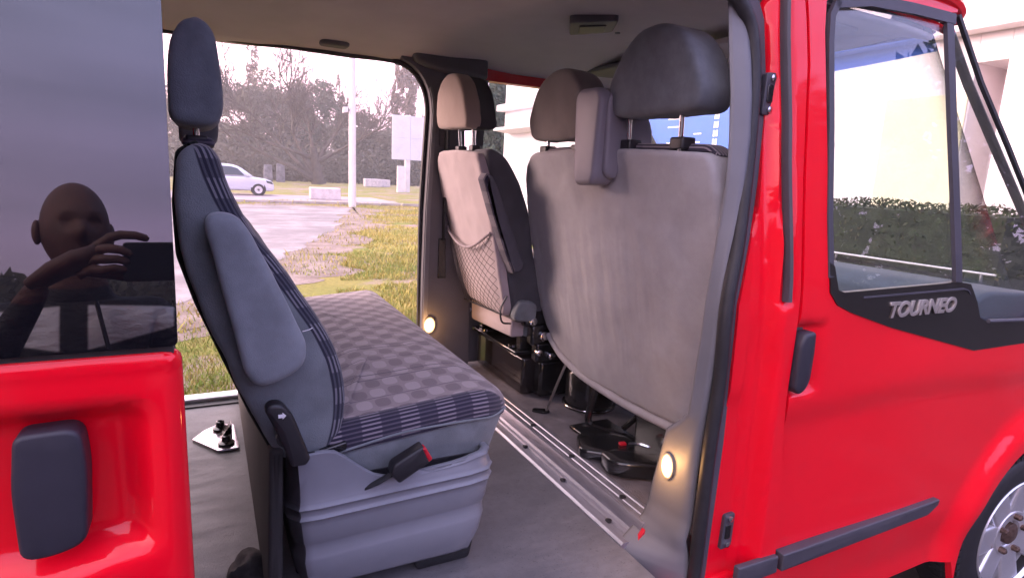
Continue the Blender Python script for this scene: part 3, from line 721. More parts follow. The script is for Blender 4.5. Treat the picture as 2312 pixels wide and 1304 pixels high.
# door handle and moulding
def hy(x, z): return near_y(x, z)
hd = M().puff(rpoly([(1.366, 1.318), (1.408, 1.322, .012), (1.412, 1.27), (1.410, 1.19, .02), (1.398, 1.165, .02), (1.372, 1.150, .02), (1.352, 1.168), (1.352, 1.29)], .012, 4), 'y', -.018, .022, .010, .003, .004)
VB(hd, 'door_handle', 'handle', door)
VB(M().puff(rpoly([(1.404, .624, .004), (2.115, .634, .01), (2.168, .660, .006), (2.172, .680, .004), (1.404, .676, .004)], .004, 3), 'y', -.017, .014, .005, .001, rings=()), 'door_moulding', 'mould', door)

# dark inner card and inner window frame of the near front door
mm = M(); panel(mm, [(1.43, .50), (2.28, .50), (2.40, .92), (2.68, 1.0), (2.70, 1.18), (2.20, 1.19), (1.75, 1.30), (1.50, 1.385), (1.43, 1.40)], lambda x, z: near_y(x, z)+.055, .03, .1); VB(mm, 'door_card', 'dtrim', door, angle=60)
mm = M(); panel(mm, [(1.375, .60), (1.43, .60), (1.43, 1.42), (1.445, 2.05), (1.47, 2.15), (1.60, 2.180), (1.98, 2.195), (1.98, 2.225), (1.37, 2.215)], lambda x, z: near_y(x, z)+.03, .02, .1); VB(mm, 'inner_window_frame', 'dtrim', door, angle=60)
# --- front wing, bonnet, nose (ahead of the door)
wing = [(2.735, .82)]
wing += [(WHC[0]+.475*math.cos(R(a)), WHC[1]+.455*math.sin(R(a))) for a in range(102, -8, -6)]
wing += [(3.65, .33), (3.70, .85), (3.55, 1.06), (3.0, 1.22), (2.735, 1.24)]
mm = M(); panel(mm, wing, fd_y, .02, .04); VB(mm, 'front_wing', 'red', angle=70)
VB(M().grid(14, 14, lambda u, v: (2.74+u*.92-.10*(2*v-1)**2, .05+v*(YF-.10), 1.20-.04*u-.24*u**2.5-.06*abs(2*v-1)**3)), 'bonnet', 'red')
VB(M().grid(14, 10, lambda u, v: (3.68+.03*math.sin(v*3.1)-.12*(2*u-1)**4, .02+u*(YF-.04), .30+v*.70)), 'front_bumper', 'mould')
VB(M().prism([(2.4, .10), (2.5, .80), (3.3, .80), (3.35, .10)], 'y', .30, .33), 'wheel_arch_liner', 'rubber')
VB(M().box(2.64, 2.87, .10, YF-.10, 1.235, 1.312), 'scuttle_panel', 'black', bevel=.01)
# wheel
def wheel(c, steer):
    wo = VB(M().lathe([(.215, -.095), (.262, -.112), (.305, -.108), (.338, -.094), (.352, -.070), (.356, 0), (.352, .07), (.33, .10), (.22, .10)], (0, 0, 0), 'y', 64, ring=True), 'wheel', 'rubber', None)
    wo.parent = van; WM[wo.name] = Matrix.Translation(c) @ Matrix.Rotation(steer, 4, 'Z')
    wo.matrix_parent_inverse = WM[van.name].inverted() @ WM[wo.name]
    def W(mm, name, mt, **k):
        o = mm.build(name, MT[mt], None, **k); o.parent = wo; return o
    tr = M()
    for i in range(72):
        a = 2*math.pi*i/72
        for s, y0, y1 in ((0, -.104, -.055), (.5, -.045, .0)):
            b = a+s*2*math.pi/72; ca, sa = math.cos(b), math.sin(b); q = []
            for rr in (.340 if y0 < -.1 else .350, .3615 if y0 > -.1 else .357):
                for yy in (y0, y1):
                    for dt_ in (-.010, .010): q.append((ca*rr-sa*dt_, yy, sa*rr+ca*dt_))
            tr.add(q, [(0, 1, 3, 2), (4, 6, 7, 5), (0, 4, 5, 1), (2, 3, 7, 6), (0, 2, 6, 4), (1, 5, 7, 3)])
    W(tr, 'tyre_tread', 'rubber', smooth=False)
    W(M().lathe([(.20, .05), (.214, -.06), (.222, -.098), (.236, -.110), (.240, -.106), (.236, -.09), (.22, .05)], (0, 0, 0), 'y', 64, ring=True), 'rim', 'rim')
    W(M().lathe([(.205, .0), (.21, .03), (.02, .03)], (0, 0, 0), 'y', 48), 'brake_shade', 'gloss')
    for i in range(7):
        a = 2*math.pi*i/7+.45; ca, sa = math.cos(a), math.sin(a)
        mm = M().puff(rpoly([(.05, -.050), (.225, -.058), (.225, .058), (.05, .050)], .02), 'y', -.098, -.050, .012, .004)
        mm.xf(lambda x, y, z: (x*ca-z*sa, y+.02*(1-x/.22), x*sa+z*ca)); W(mm, 'spoke', 'rim')
    W(M().lathe([(.105, -.04), (.105, -.082), (.095, -.090), (.06, -.086), (.058, -.07), (.001, -.07)], (0, 0, 0), 'y', 40), 'hub', 'rim')
    W(M().lathe([(.045, -.06), (.045, -.090), (.03, -.098), (.001, -.099)], (0, 0, 0), 'y', 24), 'hub_cap', 'nut')
    for i in range(5):
        a = 2*math.pi*i/5+.2; W(M().lathe([(.013, -.08), (.013, -.108), (.008, -.112), (.001, -.112)], (.078*math.cos(a), 0, .078*math.sin(a)), 'y', 6), 'wheel_nut', 'nut', smooth=False)
    return wo
wheel((2.86, .115, .358), R(-4))

# --- windscreen, dashboard, steering wheel, far front door
def scr(u, v):
    y = .14+u*(YF-.28); x = 2.02+v*.82-.10*abs(2*u-1)**2.2; return (x, y, 2.205-v*.86)
mm = M().grid(12, 10, scr)
mm.mi = [1 if (i % 10) < 1 else 0 for i in range(len(mm.f))]
ws = VB(mm, 'windscreen', [MT['farglass'], MT['tint']]); s_ = ws.modifiers.new('solid', 'SOLIDIFY'); s_.thickness = .005
VB(M().tube([(2.00, .135, 2.205), (2.155, .12, 2.035), (2.325, .098, 1.86), (2.555, .06, 1.61), (2.775, .03, 1.36)], .014, 8), 'near_windscreen_pillar', 'dtrim')
VB(M().tube([(1.93, YF-.14, 2.19), (2.18, YF-.10, 1.99), (2.45, YF-.08, 1.68), (2.74, YF-.06, 1.34)], .032, 8), 'far_windscreen_pillar', 'dtrim')
VB(M().box(1.93, 2.03, .16, YF-.16, 2.17, 2.225), 'windscreen_header', 'head', bevel=.015)
dsh = [(2.80, 1.345), (2.45, 1.365), (2.32, 1.32), (2.25, 1.20), (2.28, 1.0), (2.42, .85), (2.70, .80)]
db = VB(M().puff(rpoly(dsh, .04), 'y', .08, YF-.10, .02, .02, rings=()), 'dashboard', 'dash', angle=60)
VB(M().puff(rpoly([(2.20, 1.32), (2.46, 1.36), (2.46, 1.24), (2.22, 1.18)], .05, 5), 'y', 1.15, 1.60, .03, .03), 'instrument_cowl', 'dash')
stc = Vector((2.06, 1.38, 1.28)); ax_ = Vector((-.55, 0, .83)).normalized(); e1 = Vector((0, 1, 0)); e2 = ax_.cross(e1)
sw = VB(M().tube([stc+(e1*math.cos(t)+e2*math.sin(t))*.20 for t in [2*math.pi*i/40 for i in range(41)]], .015, 8, caps=False), 'steering_wheel', mat('wheel_rim_blue', (.045, .075, .10), .5, var=.1))
mm = M()
for t in (0.1, math.pi-.1, -math.pi/2): mm.tube([stc-ax_*.02, stc+(e1*math.cos(t)+e2*math.sin(t))*.195], .014, 6)
VB(mm, 'steering_spokes', 'dash', sw)
VB(M().tube([stc-ax_*.01, stc-ax_*.30], [.06, .045], 12), 'steering_column', 'dash', sw)
# sun visor and mirror
VB(M().puff(rpoly([(1.66, 1.02), (1.66, 1.62), (1.86, 1.62), (1.86, 1.02)], .03), 'z', 2.185, 2.207, .008, .008), 'sun_visor', 'dtrim')
VB(M().puff(rpoly([(1.66, .30), (1.66, .86), (1.86, .86), (1.86, .30)], .03), 'z', 2.180, 2.202, .008, .008), 'sun_visor', 'head')
# far front door with its window opening
fdl = [(1.15, .45), (2.60, .45), (2.72, 1.0), (2.72, 1.20), (1.15, 1.27)]
mm = M(); panel(mm, fdl, lambda x, z: YF-.085-near_y(x, z), .07, .15); fdo = VB(mm, 'far_front_door', 'dtrim', angle=60)
mm = M(); panel(mm, [(1.17, 1.20), (1.21, 1.20), (1.21, 2.12), (1.17, 2.12)], lambda x, z: YF-.07-near_y(x, z), .05, .1); VB(mm, 'door_post', 'dtrim', fdo)
mm = M(); panel(mm, [(1.17, 2.118), (2.10, 2.118), (2.02, 2.20), (1.17, 2.20)], lambda x, z: YF-.07-near_y(x, z), .05, .1); VB(mm, 'door_header', 'redin', fdo, label='red painted header of the far front door')
VB(M().puff(rpoly([(1.2, 1.255), (2.66, 1.19), (2.66, 1.225), (1.2, 1.295)], .012), 'y', 1.60, 1.70, .012, .008, rings=()), 'door_sill_trim', mat('door_top_grey', (.22, .25, .28), .5, var=.05), fdo)
mm = M(); panel(mm, [(1.20, 1.26), (2.66, 1.19), (2.30, 1.86), (2.06, 2.12), (1.20, 2.12)], lambda x, z: YF-.05-near_y(x, z), .004, .2); VB(mm, 'far_window_pane', 'farglass', fdo)
mm = M(); panel(mm, [(2.02, 1.22), (2.05, 1.22), (2.00, 2.12), (1.97, 2.12)], lambda x, z: YF-.065-near_y(x, z), .03, .1); VB(mm, 'far_window_divider', 'rubber', fdo)
# far wing mirror
VB(M().puff(rpoly([(2.28, 1.36), (2.40, 1.36), (2.38, 1.60), (2.30, 1.60)], .03), 'y', YF+.03, YF+.24, .03, .03), 'far_wing_mirror', 'black')
VB(M().tube([(2.36, YF-.08, 1.38), (2.36, YF+.08, 1.40)], .022, 8), 'mirror_arm', 'black')
# roof gutter over the near front door
VB(M().tube(catmull([(1.20, .105, 2.235), (1.6, .108, 2.262), (1.85, .112, 2.262), (1.98, .118, 2.254), (2.05, .128, 2.236), (2.075, .15, 2.215)], 4), .020, 8), 'roof_gutter', 'red')

# --- sliding door, slid back along the body
DY = -.15
def sd_y(x, z):
    y = DY+yb(z)+.02*sm(.62, .45, z)
    y += .045*sm(-.066, -.112, x)*sm(1.158, 1.192, z+.015*sm(-.10, -.2, x))*sm(1.385, 1.340, z)*sm(-.42, -.37, x)
    y -= .004*sm(.012, 0, abs(z-1.426))
    y += .014*sm(-.050, -.036, x)**2
    return y
mm = M(); panel(mm, rpoly([(-1.26, .42), (-.036, .42), (-.038, 1.437, .02), (-1.26, 1.437)], .004, 4), sd_y, .03, .012)
sdo = VB(mm, 'sliding_door', 'red', angle=75)
VB(M().puff(rpoly([(-.217, 1.350, .014), (-.150, 1.352, .020), (-.146, 1.30), (-.152, 1.198, .022), (-.185, 1.186, .03), (-.222, 1.186, .022), (-.224, 1.28)], .02, 5), 'y', -.153, -.112, .006, .004, .001), 'door_handle', 'handle', sdo)
def sg(x, z): return DY-.004+.133*(z-1.44)
gl = M(); panel(gl, rpoly([(-1.25, 1.4475), (-.040, 1.4475), (-.040, 2.17), (-1.25, 2.17)], .008), sg, .006, .4)
VB(gl, 'door_window', 'priv', sdo, smooth=False)
# lighter strip where the window meets the rear frame
mm = M(); panel(mm, [(-1.24, 1.42), (-.046, 1.42), (-.046, 2.19), (-1.24, 2.19)], lambda x, z: sg(x, z)+.016, .05, .2); VB(mm, 'window_backing', 'rubber', sdo)
VB(M().box(-1.2, -.06, -.068, -.018, .46, 1.41), 'door_inner_panel', 'dtrim', sdo, bevel=.01)

# ================================================================ SEATS
def shear(k, z0): return lambda x, y, z: (x+(z0-z)*k, y, z)
# ---------------- second row bench
bn = empty('bench_seat', (.38, 1.0, .68), 'long grey bench seat with dotted purple cushion in the open doorway', 'seat')
prof = [(-.052, 1.690, .02), (-.054, 1.60), (-.052, 1.498), (-.024, 1.40), (.015, 1.298), (.068, 1.157), (.113, 1.055), (.165, 1.03), (.225, 1.045), (.258, 1.095), (.266, 1.150), (.258, 1.235), (.236, 1.305), (.188, 1.392), (.128, 1.480), (.070, 1.562), (.036, 1.640), (.026, 1.698, .02), (-.008, 1.724, .03)]
pp = rpoly(prof, .05, 4)
VB(M().puff(pp, 'y', .296, 1.74, .014, .014, rings=()), 'backrest', 'bench_side', bn, soft=(.010, 9, .010))
rear = [(-.012, 1.7225), (-.050, 1.700), (-.0605, 1.60), (-.0585, 1.497), (-.031, 1.40), (.008, 1.296), (.061, 1.155), (.106, 1.052), (.14, 1.028), (.15, 1.05), (.128, 1.07), (.090, 1.165), (.037, 1.305), (-.004, 1.405), (-.032, 1.50), (-.036, 1.60), (-.030, 1.685), (-.006, 1.706)]
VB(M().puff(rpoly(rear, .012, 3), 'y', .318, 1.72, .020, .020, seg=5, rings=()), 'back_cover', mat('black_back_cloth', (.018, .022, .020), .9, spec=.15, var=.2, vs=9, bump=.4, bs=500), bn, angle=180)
# top cap seam fabric
VB(M().puff(rpoly([(-.040, .38), (.020, .38), (.020, .62), (-.040, .62)], .02), 'z', 1.712, 1.728, .002, .010, 0, .004), 'top_band', 'band', bn)
for i, (yy, zz) in enumerate(((.315, 0), (.80, -.03), (1.28, -.03))):
    hp = [(-.056, 1.752, .015), (-.058, 1.84), (-.050, 1.905), (-.026, 1.940, .03), (.004, 1.948, .03), (.026, 1.925, .03), (.034, 1.86), (.037, 1.79), (.028, 1.750, .03), (-.01, 1.742)]
    h = VB(M().puff(rpoly([(a, b+zz, *c) for a, b, *c in hp], .025, 4), 'y', yy, yy+.27, .012, .012, rings=()), 'headrest', 'fabd', bn, soft=(.008, 9, .006))
    for dy in (.085, .185):
        VB(M().tube([(-.014, yy+dy, 1.70), (-.012, yy+dy, 1.78+zz)], .0062, 10), 'headrest_post', 'chrome', h)
    for dy in (.085, .185):
        VB(M().puff(rpoly([(-.034, yy+dy-.018), (.008, yy+dy-.018), (.008, yy+dy+.018), (-.034, yy+dy+.018)], .008), 'z', 1.71, 1.731, .002, .004), 'post_collar', 'black', h)
arm = [(-.008, 1.568, .02), (.004, 1.588, .02), (.046, 1.588, .03), (.070, 1.558, .03), (.120, 1.445, .05), (.172, 1.325, .04), (.167, 1.280, .03), (.125, 1.253, .03), (.078, 1.242, .025), (.056, 1.268, .03), (.028, 1.40, .06)]
VB(M().puff(rpoly(arm, .03, 5), 'y', .226, .305, .010, .004, rings=()), 'armrest', mat('armrest_fabric', (.195, .212, .232), .9, spec=.15, bump=.5, bs=650, bd=.0015, var=.12, vs=12, sheen=.3), bn, soft=(.007, 7, .006))
VB(M().tube([(.168, .272, 1.342), (.182, .276, 1.344), (.190, .285, 1.345)], .0008, 5), 'loose_thread', 'white', bn)
# cushion: grey lower sides + patterned top
cu1 = M().puff(rpoly([(.235, .300, .04), (.60, .300, .06), (.655, .34, .05), (.655, 1.73, .05), (.235, 1.73, .04)], .05, 6), 'z', .945, 1.098, .03, .012, rings=())
cu1.xf(lambda x, y, z: (x+(z-.97)*.30*sm(.45, .66, x), y+.012*sm(1.0, .95, z), z-(.010+.05*sm(.46, .22, x))*sm(1.0, 1.08, z)))
VB(cu1, 'cushion', 'fab', bn, angle=180)
ct = M().puff(rpoly([(.215, .293, .03), (.62, .293, .07), (.700, .345, .06), (.700, 1.745, .06), (.215, 1.745, .03)], .05, 8), 'z', 1.078, 1.142, .004, .045, 0, .010, seg=7, rings=(.9, .75, .5, .25))
ct.xf(lambda x, y, z: (x, y, z-.040*sm(.42, .20, x)-.012*sm(.60, .70, x)+.004*math.sin(y*13)*sm(.3, .4, x)))
VB(ct, 'cushion_top', 'pat', bn, angle=180, label='dotted purple fabric with striped border on the cushion')
VB(M().tube(catmull([(.24, .292, 1.047), (.30, .292, 1.058), (.40, .291, 1.074), (.55, .291, 1.079), (.63, .294, 1.079), (.69, .345, 1.077)], 4), .0028, 6), 'cushion_piping', 'fab', bn)
# moulded side cover of the base
path = [(.135, 1.50), (.135, .34), (.139, .285), (.160, .255), (.20, .250), (.55, .250), (.60, .258), (.622, .285), (.626, .34), (.626, 1.70)]
pl = []
for i in range(len(path)-1):
    a, b = Vector(path[i]), Vector(path[i+1]); k = max(1, int((b-a).length/.02) if abs(a.y-b.y) < .1 or i in (2, 3, 6, 7) else 6)
    pl += [a.lerp(b, j/k) for j in range(k)]
pl.append(Vector(path[-1]))
topk = [(.10, 1.066), (.16, 1.070), (.215, 1.074), (.245, 1.068), (.270, 1.048), (.292, 1.022), (.318, 1.000), (.352, .986), (.40, .982), (.48, .990), (.62, 1.006), (.8, 1.006)]
def interp(T, x):
    for (a, b), (c, d) in zip(T, T[1:]):
        if x <= c: t = (x-a)/(c-a); t = t*t*(3-2*t) if abs(d-b) > .015 else t; return b+(d-b)*t
    return T[-1][1]
zl = [.735, .740, .748, .78, .815, .822, .836, .850, .857, .862, .90, .914, .917, .920, .923, .926, .929, .932, .936, .940, .943, .946, .949, .952, .956, .960, .964]
def base_prof(z):
    o = -.020*sm(.80, .735, z)-.004*sm(.742, .735, z)
    o -= .0065*sm(.812, .838, z)*sm(.868, .852, z)
    o += .0065*math.exp(-((z-.920)/.0045)**2)+.0065*math.exp(-((z-.9455)/.0045)**2)
    o -= .006*sm(.952, .975, z)
    return o
vs = []; rows = []
for i, p in enumerate(pl):
    d = (pl[min(i+1, len(pl)-1)]-pl[max(0, i-1)]).normalized(); nn = Vector((d.y, -d.x))
    if nn.dot(p-Vector((.38, .9))) < 0: nn = -nn
    zt = interp(topk, p.x) if p.y < .30 else (1.066 if p.x < .3 else 1.006)
    zs = [z+(.03*(p.x-.16) if z > .80 else 0) for z in zl]; z9 = zs[-1]
    zs += [z9+(zt-z9)*f for f in (.25, .5, .75, .9)]+[zt-.003, zt, zt, zt-.004]
    row = []
    for k, z in enumerate(zs):
        o = base_prof(z-.03*(p.x-.16) if z > .8 else z)
        if k == len(zs)-3: o -= .004
        if k == len(zs)-2: o -= .012
        if k == len(zs)-1: o -= .020
        q = p+nn*o; w2 = sm(.18, .58, p.x); tp = (.020*(1.06-z)/.32)*(1-w2)-.022*sm(.95, .74, z)*w2-.012*(1-w2)
        row.append(len(vs)); vs.append((q.x+tp, q.y, z))
    rows.append(row)
fs = [(rows[i][j], rows[i+1][j], rows[i+1][j+1], rows[i][j+1]) for i in range(len(rows)-1) for j in range(len(rows[0])-1)]
mm = M().add(vs, fs)
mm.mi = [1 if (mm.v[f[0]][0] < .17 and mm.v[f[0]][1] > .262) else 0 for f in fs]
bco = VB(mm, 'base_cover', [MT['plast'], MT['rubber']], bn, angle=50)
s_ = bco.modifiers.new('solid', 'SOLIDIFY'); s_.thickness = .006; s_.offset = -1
VB(M().box(.16, .60, .30, 1.66, .78, .985), 'seat_frame', 'black', bn)
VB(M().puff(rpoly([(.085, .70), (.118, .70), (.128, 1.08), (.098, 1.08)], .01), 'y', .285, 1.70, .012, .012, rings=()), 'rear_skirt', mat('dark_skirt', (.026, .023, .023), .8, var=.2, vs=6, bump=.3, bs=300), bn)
for y in (.31, 1.40):
    VB(M().puff(rpoly([(.44, .681), (.585, .681), (.597, .74), (.43, .74)], .012), 'y', y, y+.09, .006, .006), 'foot', 'gloss', bn)
    VB(M().puff(rpoly([(.16, .681), (.26, .681), (.25, .76), (.17, .76)], .012), 'y', y+.10, y+.19, .006, .006), 'foot', 'gloss', bn)
lev = M().puff(rpoly([(.086, 1.196, .008), (.098, 1.208, .01), (.120, 1.206, .012), (.143, 1.172, .015), (.174, 1.078, .006), (.166, 1.064, .006), (.136, 1.064, .006), (.112, 1.135, .02), (.100, 1.165, .02)], .01, 4), 'y', .222, .258, .008, .006, .002)
lv = VB(lev, 'recline_lever', 'black', bn)
VB(M().prism([(.112, 1.1785), (.120, 1.1785), (.120, 1.175), (.127, 1.182), (.120, 1.189), (.120, 1.1855), (.112, 1.1855)], 'y', .2195, .224), 'lever_arrow', 'white', lv, smooth=False)
VB(M().lathe([(.022, .24), (.022, .30)], (.130, 0, 1.125), 'y', 16), 'lever_pivot', 'black', lv)
# belt buckle
bx = M().puff(rpoly([(-.050, -.026, .008), (.046, -.026, .006), (.050, .026, .006), (-.040, .030, .014), (-.056, .010, .01)], .008, 4), 'y', .215, .252, .007, .006, .002)
ca, sa = math.cos(R(29)), math.sin(R(29))
def bt(x, y, z): x *= .88; z *= .88; return (.392+x*ca-z*sa, y, 1.026+x*sa+z*ca)
bx.xf(bt); bu = VB(bx, 'belt_buckle', 'black', bn)
rbm = M().puff(rpoly([(.040, -.023), (.0535, -.021), (.0535, .019), (.044, .023)], .004), 'y', .214, .238, .004, .003).xf(bt); VB(rbm, 'buckle_button', 'rednub', bu)
VB(M().puff(rpoly([(.046, -.012), (.0545, -.010), (.0545, .010), (.046, .012)], .003), 'y', .224, .236, .003, .002).xf(bt), 'buckle_slot', 'gloss', bu)
VB(M().tube([(.352, .236, 1.003), (.325, .245, .985), (.300, .262, .968)], .013, 8, flat=.35), 'buckle_strap', 'belt', bu)
VB(M().puff(rpoly([(.20, 1.062), (.262, 1.075), (.262, 1.055), (.21, 1.045)], .006), 'y', .285, .33, .004, .004), 'hinge_bracket', 'gloss', bn)

# third-row floor anchor lying behind the bench
fa = empty('floor_anchor', (-.03, 1.30, .68), 'shiny metal seat anchor plate bolted to the floor behind the bench', 'anchor')
VB(M().puff(rpoly([(-.082, 1.318), (-.045, 1.385), (.005, 1.432), (.06, 1.41), (.07, 1.19), (.0, 1.188)], .006), 'z', .681, .690, .001, .002), 'plate', mat('anchor_steel', (.62, .56, .60), .22, metal=.9, var=.1, vs=20, rvar=.2), fa)
for (x, y) in ((.012, 1.375), (.028, 1.235)):
    bo = VB(M().lathe([(.028, .689), (.028, .698), (.016, .703), (.014, .722), (.009, .724), (.008, .715)], (x, y, 0), 'z', 20), 'anchor_stud', 'gloss', fa)
VB(M().prism([(.01, .690), (.05, .690), (.05, .742)], 'y', 1.29, 1.33), 'anchor_hook', 'gloss', fa)

# crumpled dark cloth at the foot of the bench
cb = M().ellip((.062, .455, .682), (.055, .06, .05), 22, 14)
cb.v = [(x+.012*noise.noise(Vector((x*30, y*30, z*30))), y+.012*noise.noise(Vector((x*30+5, y*30, z*30))), max(.681, z+.02*noise.noise(Vector((x*25, y*25+7, z*25))))) for x, y, z in cb.v]
tag(cb.build('cloth', mat('dark_cloth', (.035, .03, .03), .85, var=.4, vs=30, bump=.5, bs=200)), 'small dark crumpled cloth on the floor behind the bench', 'cloth')

# ---------------- double passenger seat
ds = empty('passenger_seat', (1.4, .65, .73), 'wide double front seat with plain grey back nearest the red pillar', 'seat')
def dsx(x, y, z): return (x+(1.78-z)*.21, y, z)
ol = [(.135, 1.765, .05), (.60, 1.785, .2), (1.06, 1.775, .07), (1.125, 1.72, .07), (1.150, 1.56, .15), (1.165, 1.36, .2), (1.155, 1.16, .15), (1.115, 1.05, .10), (1.02, .975, .10), (.88, .925, .10), (.60, .92, .2), (.20, .95, .08), (.115, 1.06, .1), (.105, 1.50, .2), (.115, 1.69, .05)]
b1 = M().puff(rpoly(ol, .1, 5), 'x', 1.108, 1.235, .014, .02, rings=())
b1.xf(dsx); VB(b1, 'backrest', 'fabl', ds, soft=(.009, 8, .012))
hm = M().tube(catmull([(1.125+(1.78-z)*.21, y, z) for y, z in ((1.12, 1.03), (1.04, .968), (.96, .938), (.86, .918), (.60, .906), (.35, .918), (.15, .935), (.11, .94))], 5), .019, 10); VB(hm, 'hem', mat('hem_fabric', (.35, .335, .355), .9, var=.08, vs=9, bump=.4, bs=600), ds)
VB(M().puff(rpoly([(.13, 1.755), (1.06, 1.765), (1.03, 1.792), (.60, 1.800), (.18, 1.787)], .02), 'x', 1.15, 1.215, .012, .012, rings=()), 'top_band', 'band', ds)
def headr(parent, ol, x0, x1, mt, k=.12, zt=1.9):
    h = VB(M().puff(rpoly(ol, .05, 6), 'x', x0-.004, x1, .014, .014, rings=()).xf(lambda x, y, z: (x+(zt-z)*k, y, z)), 'headrest', mt, parent, soft=(.008, 10, .008))
    return h
h1 = headr(ds, [(.545, 1.885, .05), (.552, 1.95, .05), (.475, 2.045, .05), (.395, 2.092, .05), (.300, 2.096, .05), (.215, 2.058, .05), (.168, 1.985, .05), (.150, 1.90, .05), (.170, 1.864, .03), (.36, 1.862), (.510, 1.868, .03)], 1.09, 1.20, 'fabd')
for y in (.275, .500):
    VB(M().tube([(1.145, y, 1.77), (1.14, y, 1.88)], .0072, 10), 'headrest_post', 'chrome', h1)
for y in (.275, .500):
    VB(M().puff(rpoly([(1.125, y-.028), (1.175, y-.028), (1.175, y+.026), (1.125, y+.026)], .01), 'z', 1.775, 1.806, .002, .006), 'post_collar', 'black', h1)
h2 = headr(ds, [(1.100, 1.835, .05), (1.112, 1.905, .05), (1.045, 1.99, .06), (.955, 2.045, .06), (.86, 2.06, .06), (.765, 2.03, .06), (.715, 1.94, .05), (.70, 1.86, .05), (.72, 1.822, .03), (.90, 1.815), (1.07, 1.818, .03)], 1.12, 1.23, mat('brown_grey_fabric', (.165, .142, .135), .9, spec=.15, bump=.5, bs=650, bd=.0015, var=.1, vs=8, sheen=.2))
for y in (.80, 1.02):
    VB(M().tube([(1.165, y, 1.77), (1.165, y, 1.83)], .0072, 10), 'headrest_post', 'chrome', h2)
for y in (.80, 1.02):
    VB(M().puff(rpoly([(1.14, y-.026), (1.19, y-.026), (1.19, y+.026), (1.14, y+.026)], .01), 'z', 1.772, 1.800, .002, .006), 'post_collar', 'black', h2)
# belt guide housing hooked over the top of the backrest
bg1 = M().puff(rpoly([(.665, 1.935, .03), (.64, 1.958, .03), (.545, 1.955, .02), (.52, 1.93, .02), (.535, 1.69, .02), (.55, 1.668, .02), (.635, 1.664, .02), (.652, 1.69, .02)], .02, 5), 'x', 1.045, 1.125, .016, .01, .003)
VB(bg1, 'belt_guide', 'lilac', ds)
VB(M().puff(rpoly([(1.075, 1.70, .03), (1.07, 1.93, .02), (1.10, 1.955, .02), (1.17, 1.945, .04), (1.245, 1.86, .05), (1.255, 1.78, .02), (1.15, 1.77, .03), (1.12, 1.68, .03)], .02, 4), 'y', .515, .56, .012, .012), 'belt_guide_arm', 'lilac', ds)
# cushion ahead, pedestal and its fittings below
VB(M().puff(rpoly([(1.34, .12), (1.83, .12), (1.83, 1.14), (1.34, 1.14)], .06), 'z', 1.0, 1.15, .04, .05, 0, .01), 'cushion', 'fab', ds)
VB(M().box(1.36, 1.78, .18, .62, .745, 1.0), 'pedestal', 'gloss', ds, bevel=.02)
mm = M().tube(catmull([(1.37, .835, .99), (1.34, .83, .90), (1.30, .815, .80), (1.295, .80, .752), (1.33, .74, .742), (1.42, .56, .742)], 5), .014, 8); VB(mm, 'leg_tube', 'gloss', ds)
VB(M().tube([(1.44, .66, 1.0), (1.44, .64, .86), (1.38, .70, .76)], .012, 8), 'brace', 'gloss', ds)
VB(M().puff(rpoly([(1.115, .60), (1.30, .44), (1.42, .36), (1.44, .50), (1.30, .70), (1.18, .72)], .03), 'z', .737, .770, .002, .012), 'foot_plate', 'gloss', ds)
VB(M().puff(rpoly([(1.14, .46), (1.17, .42), (1.40, .29), (1.42, .36), (1.20, .53), (1.15, .53)], .02), 'z', .738, .79, .004, .012), 'foot_bracket', 'gloss', ds)
VB(M().box(1.22, 1.40, .66, .83, .735, .748), 'mounting_plate', 'gloss', ds, bevel=.004)
VB(M().puff(rpoly([(1.26, .56), (1.285, .555), (1.29, .575), (1.265, .58)], .004), 'z', .771, .780, .002, .002), 'red_mark', 'rednub', ds)
VB(M().tube([(1.29, .55, .78), (1.31, .51, .792), (1.335, .49, .785)], .006, 6), 'bolt_ring', 'chrome', ds)
VB(M().puff(rpoly([(.150, 1.06), (.21, .985), (.215, .88), (.14, .87), (.11, .95)], .02), 'x', 1.20, 1.30, .015, .01), 'side_valance', 'trim', ds)
# release rod with its foot loop
rod = empty('release_rod', (1.215, 1.0, .73), 'thin steel release rod with flat foot standing between the front seats', 'rod')
VB(M().tube([(1.30, .985, .965), (1.265, 1.0, .86), (1.222, 1.008, .738)], .0055, 8), 'rod', mat('dull_steel', (.25, .235, .24), .35, metal=.8, var=.2, vs=40), rod)
VB(M().puff(rpoly([(1.165, 1.035), (1.185, 1.055), (1.235, 1.025), (1.235, .995), (1.20, .995)], .012), 'z', .729, .738, .001, .003), 'foot', 'gloss', rod)

# ---------------- driver seat
dv = empty('driver_seat', (1.3, 1.42, .73), 'far front seat with pale pink lit back and net pocket', 'seat')
K = .235
def dvx(x, y, z): return (x+(1.78-z)*K, y, z)
ol = [(1.175, 1.765, .03), (1.40, 1.785, .1), (1.615, 1.775, .05), (1.655, 1.70, .06), (1.668, 1.56, .1), (1.64, 1.36, .1), (1.60, 1.16, .06), (1.56, 1.115, .03), (1.20, 1.10, .03), (1.165, 1.14, .03), (1.150, 1.40, .1), (1.150, 1.65, .08)]
VB(M().puff(rpoly(ol, .04, 5), 'x', .932, .985, .008, .004, rings=()).xf(dvx), 'back_panel', 'fabp', dv, soft=(.008, 6, .008))
sd = [(.965, 1.782), (1.00, 1.785, .02), (1.050, 1.755, .05), (1.085, 1.68, .05), (1.115, 1.55, .08), (1.105, 1.35, .05), (1.13, 1.20, .05), (1.12, 1.08, .03), (.965, 1.08)]
VB(M().puff(rpoly(sd, .02, 4), 'y', 1.145, 1.655, .014, .014, rings=()).xf(dvx), 'backrest', mat('driver_side_fabric', (.075, .074, .085), .9, spec=.15, bump=.5, bs=650, var=.12, vs=9, sheen=.2), dv, soft=(.010, 7, .006))
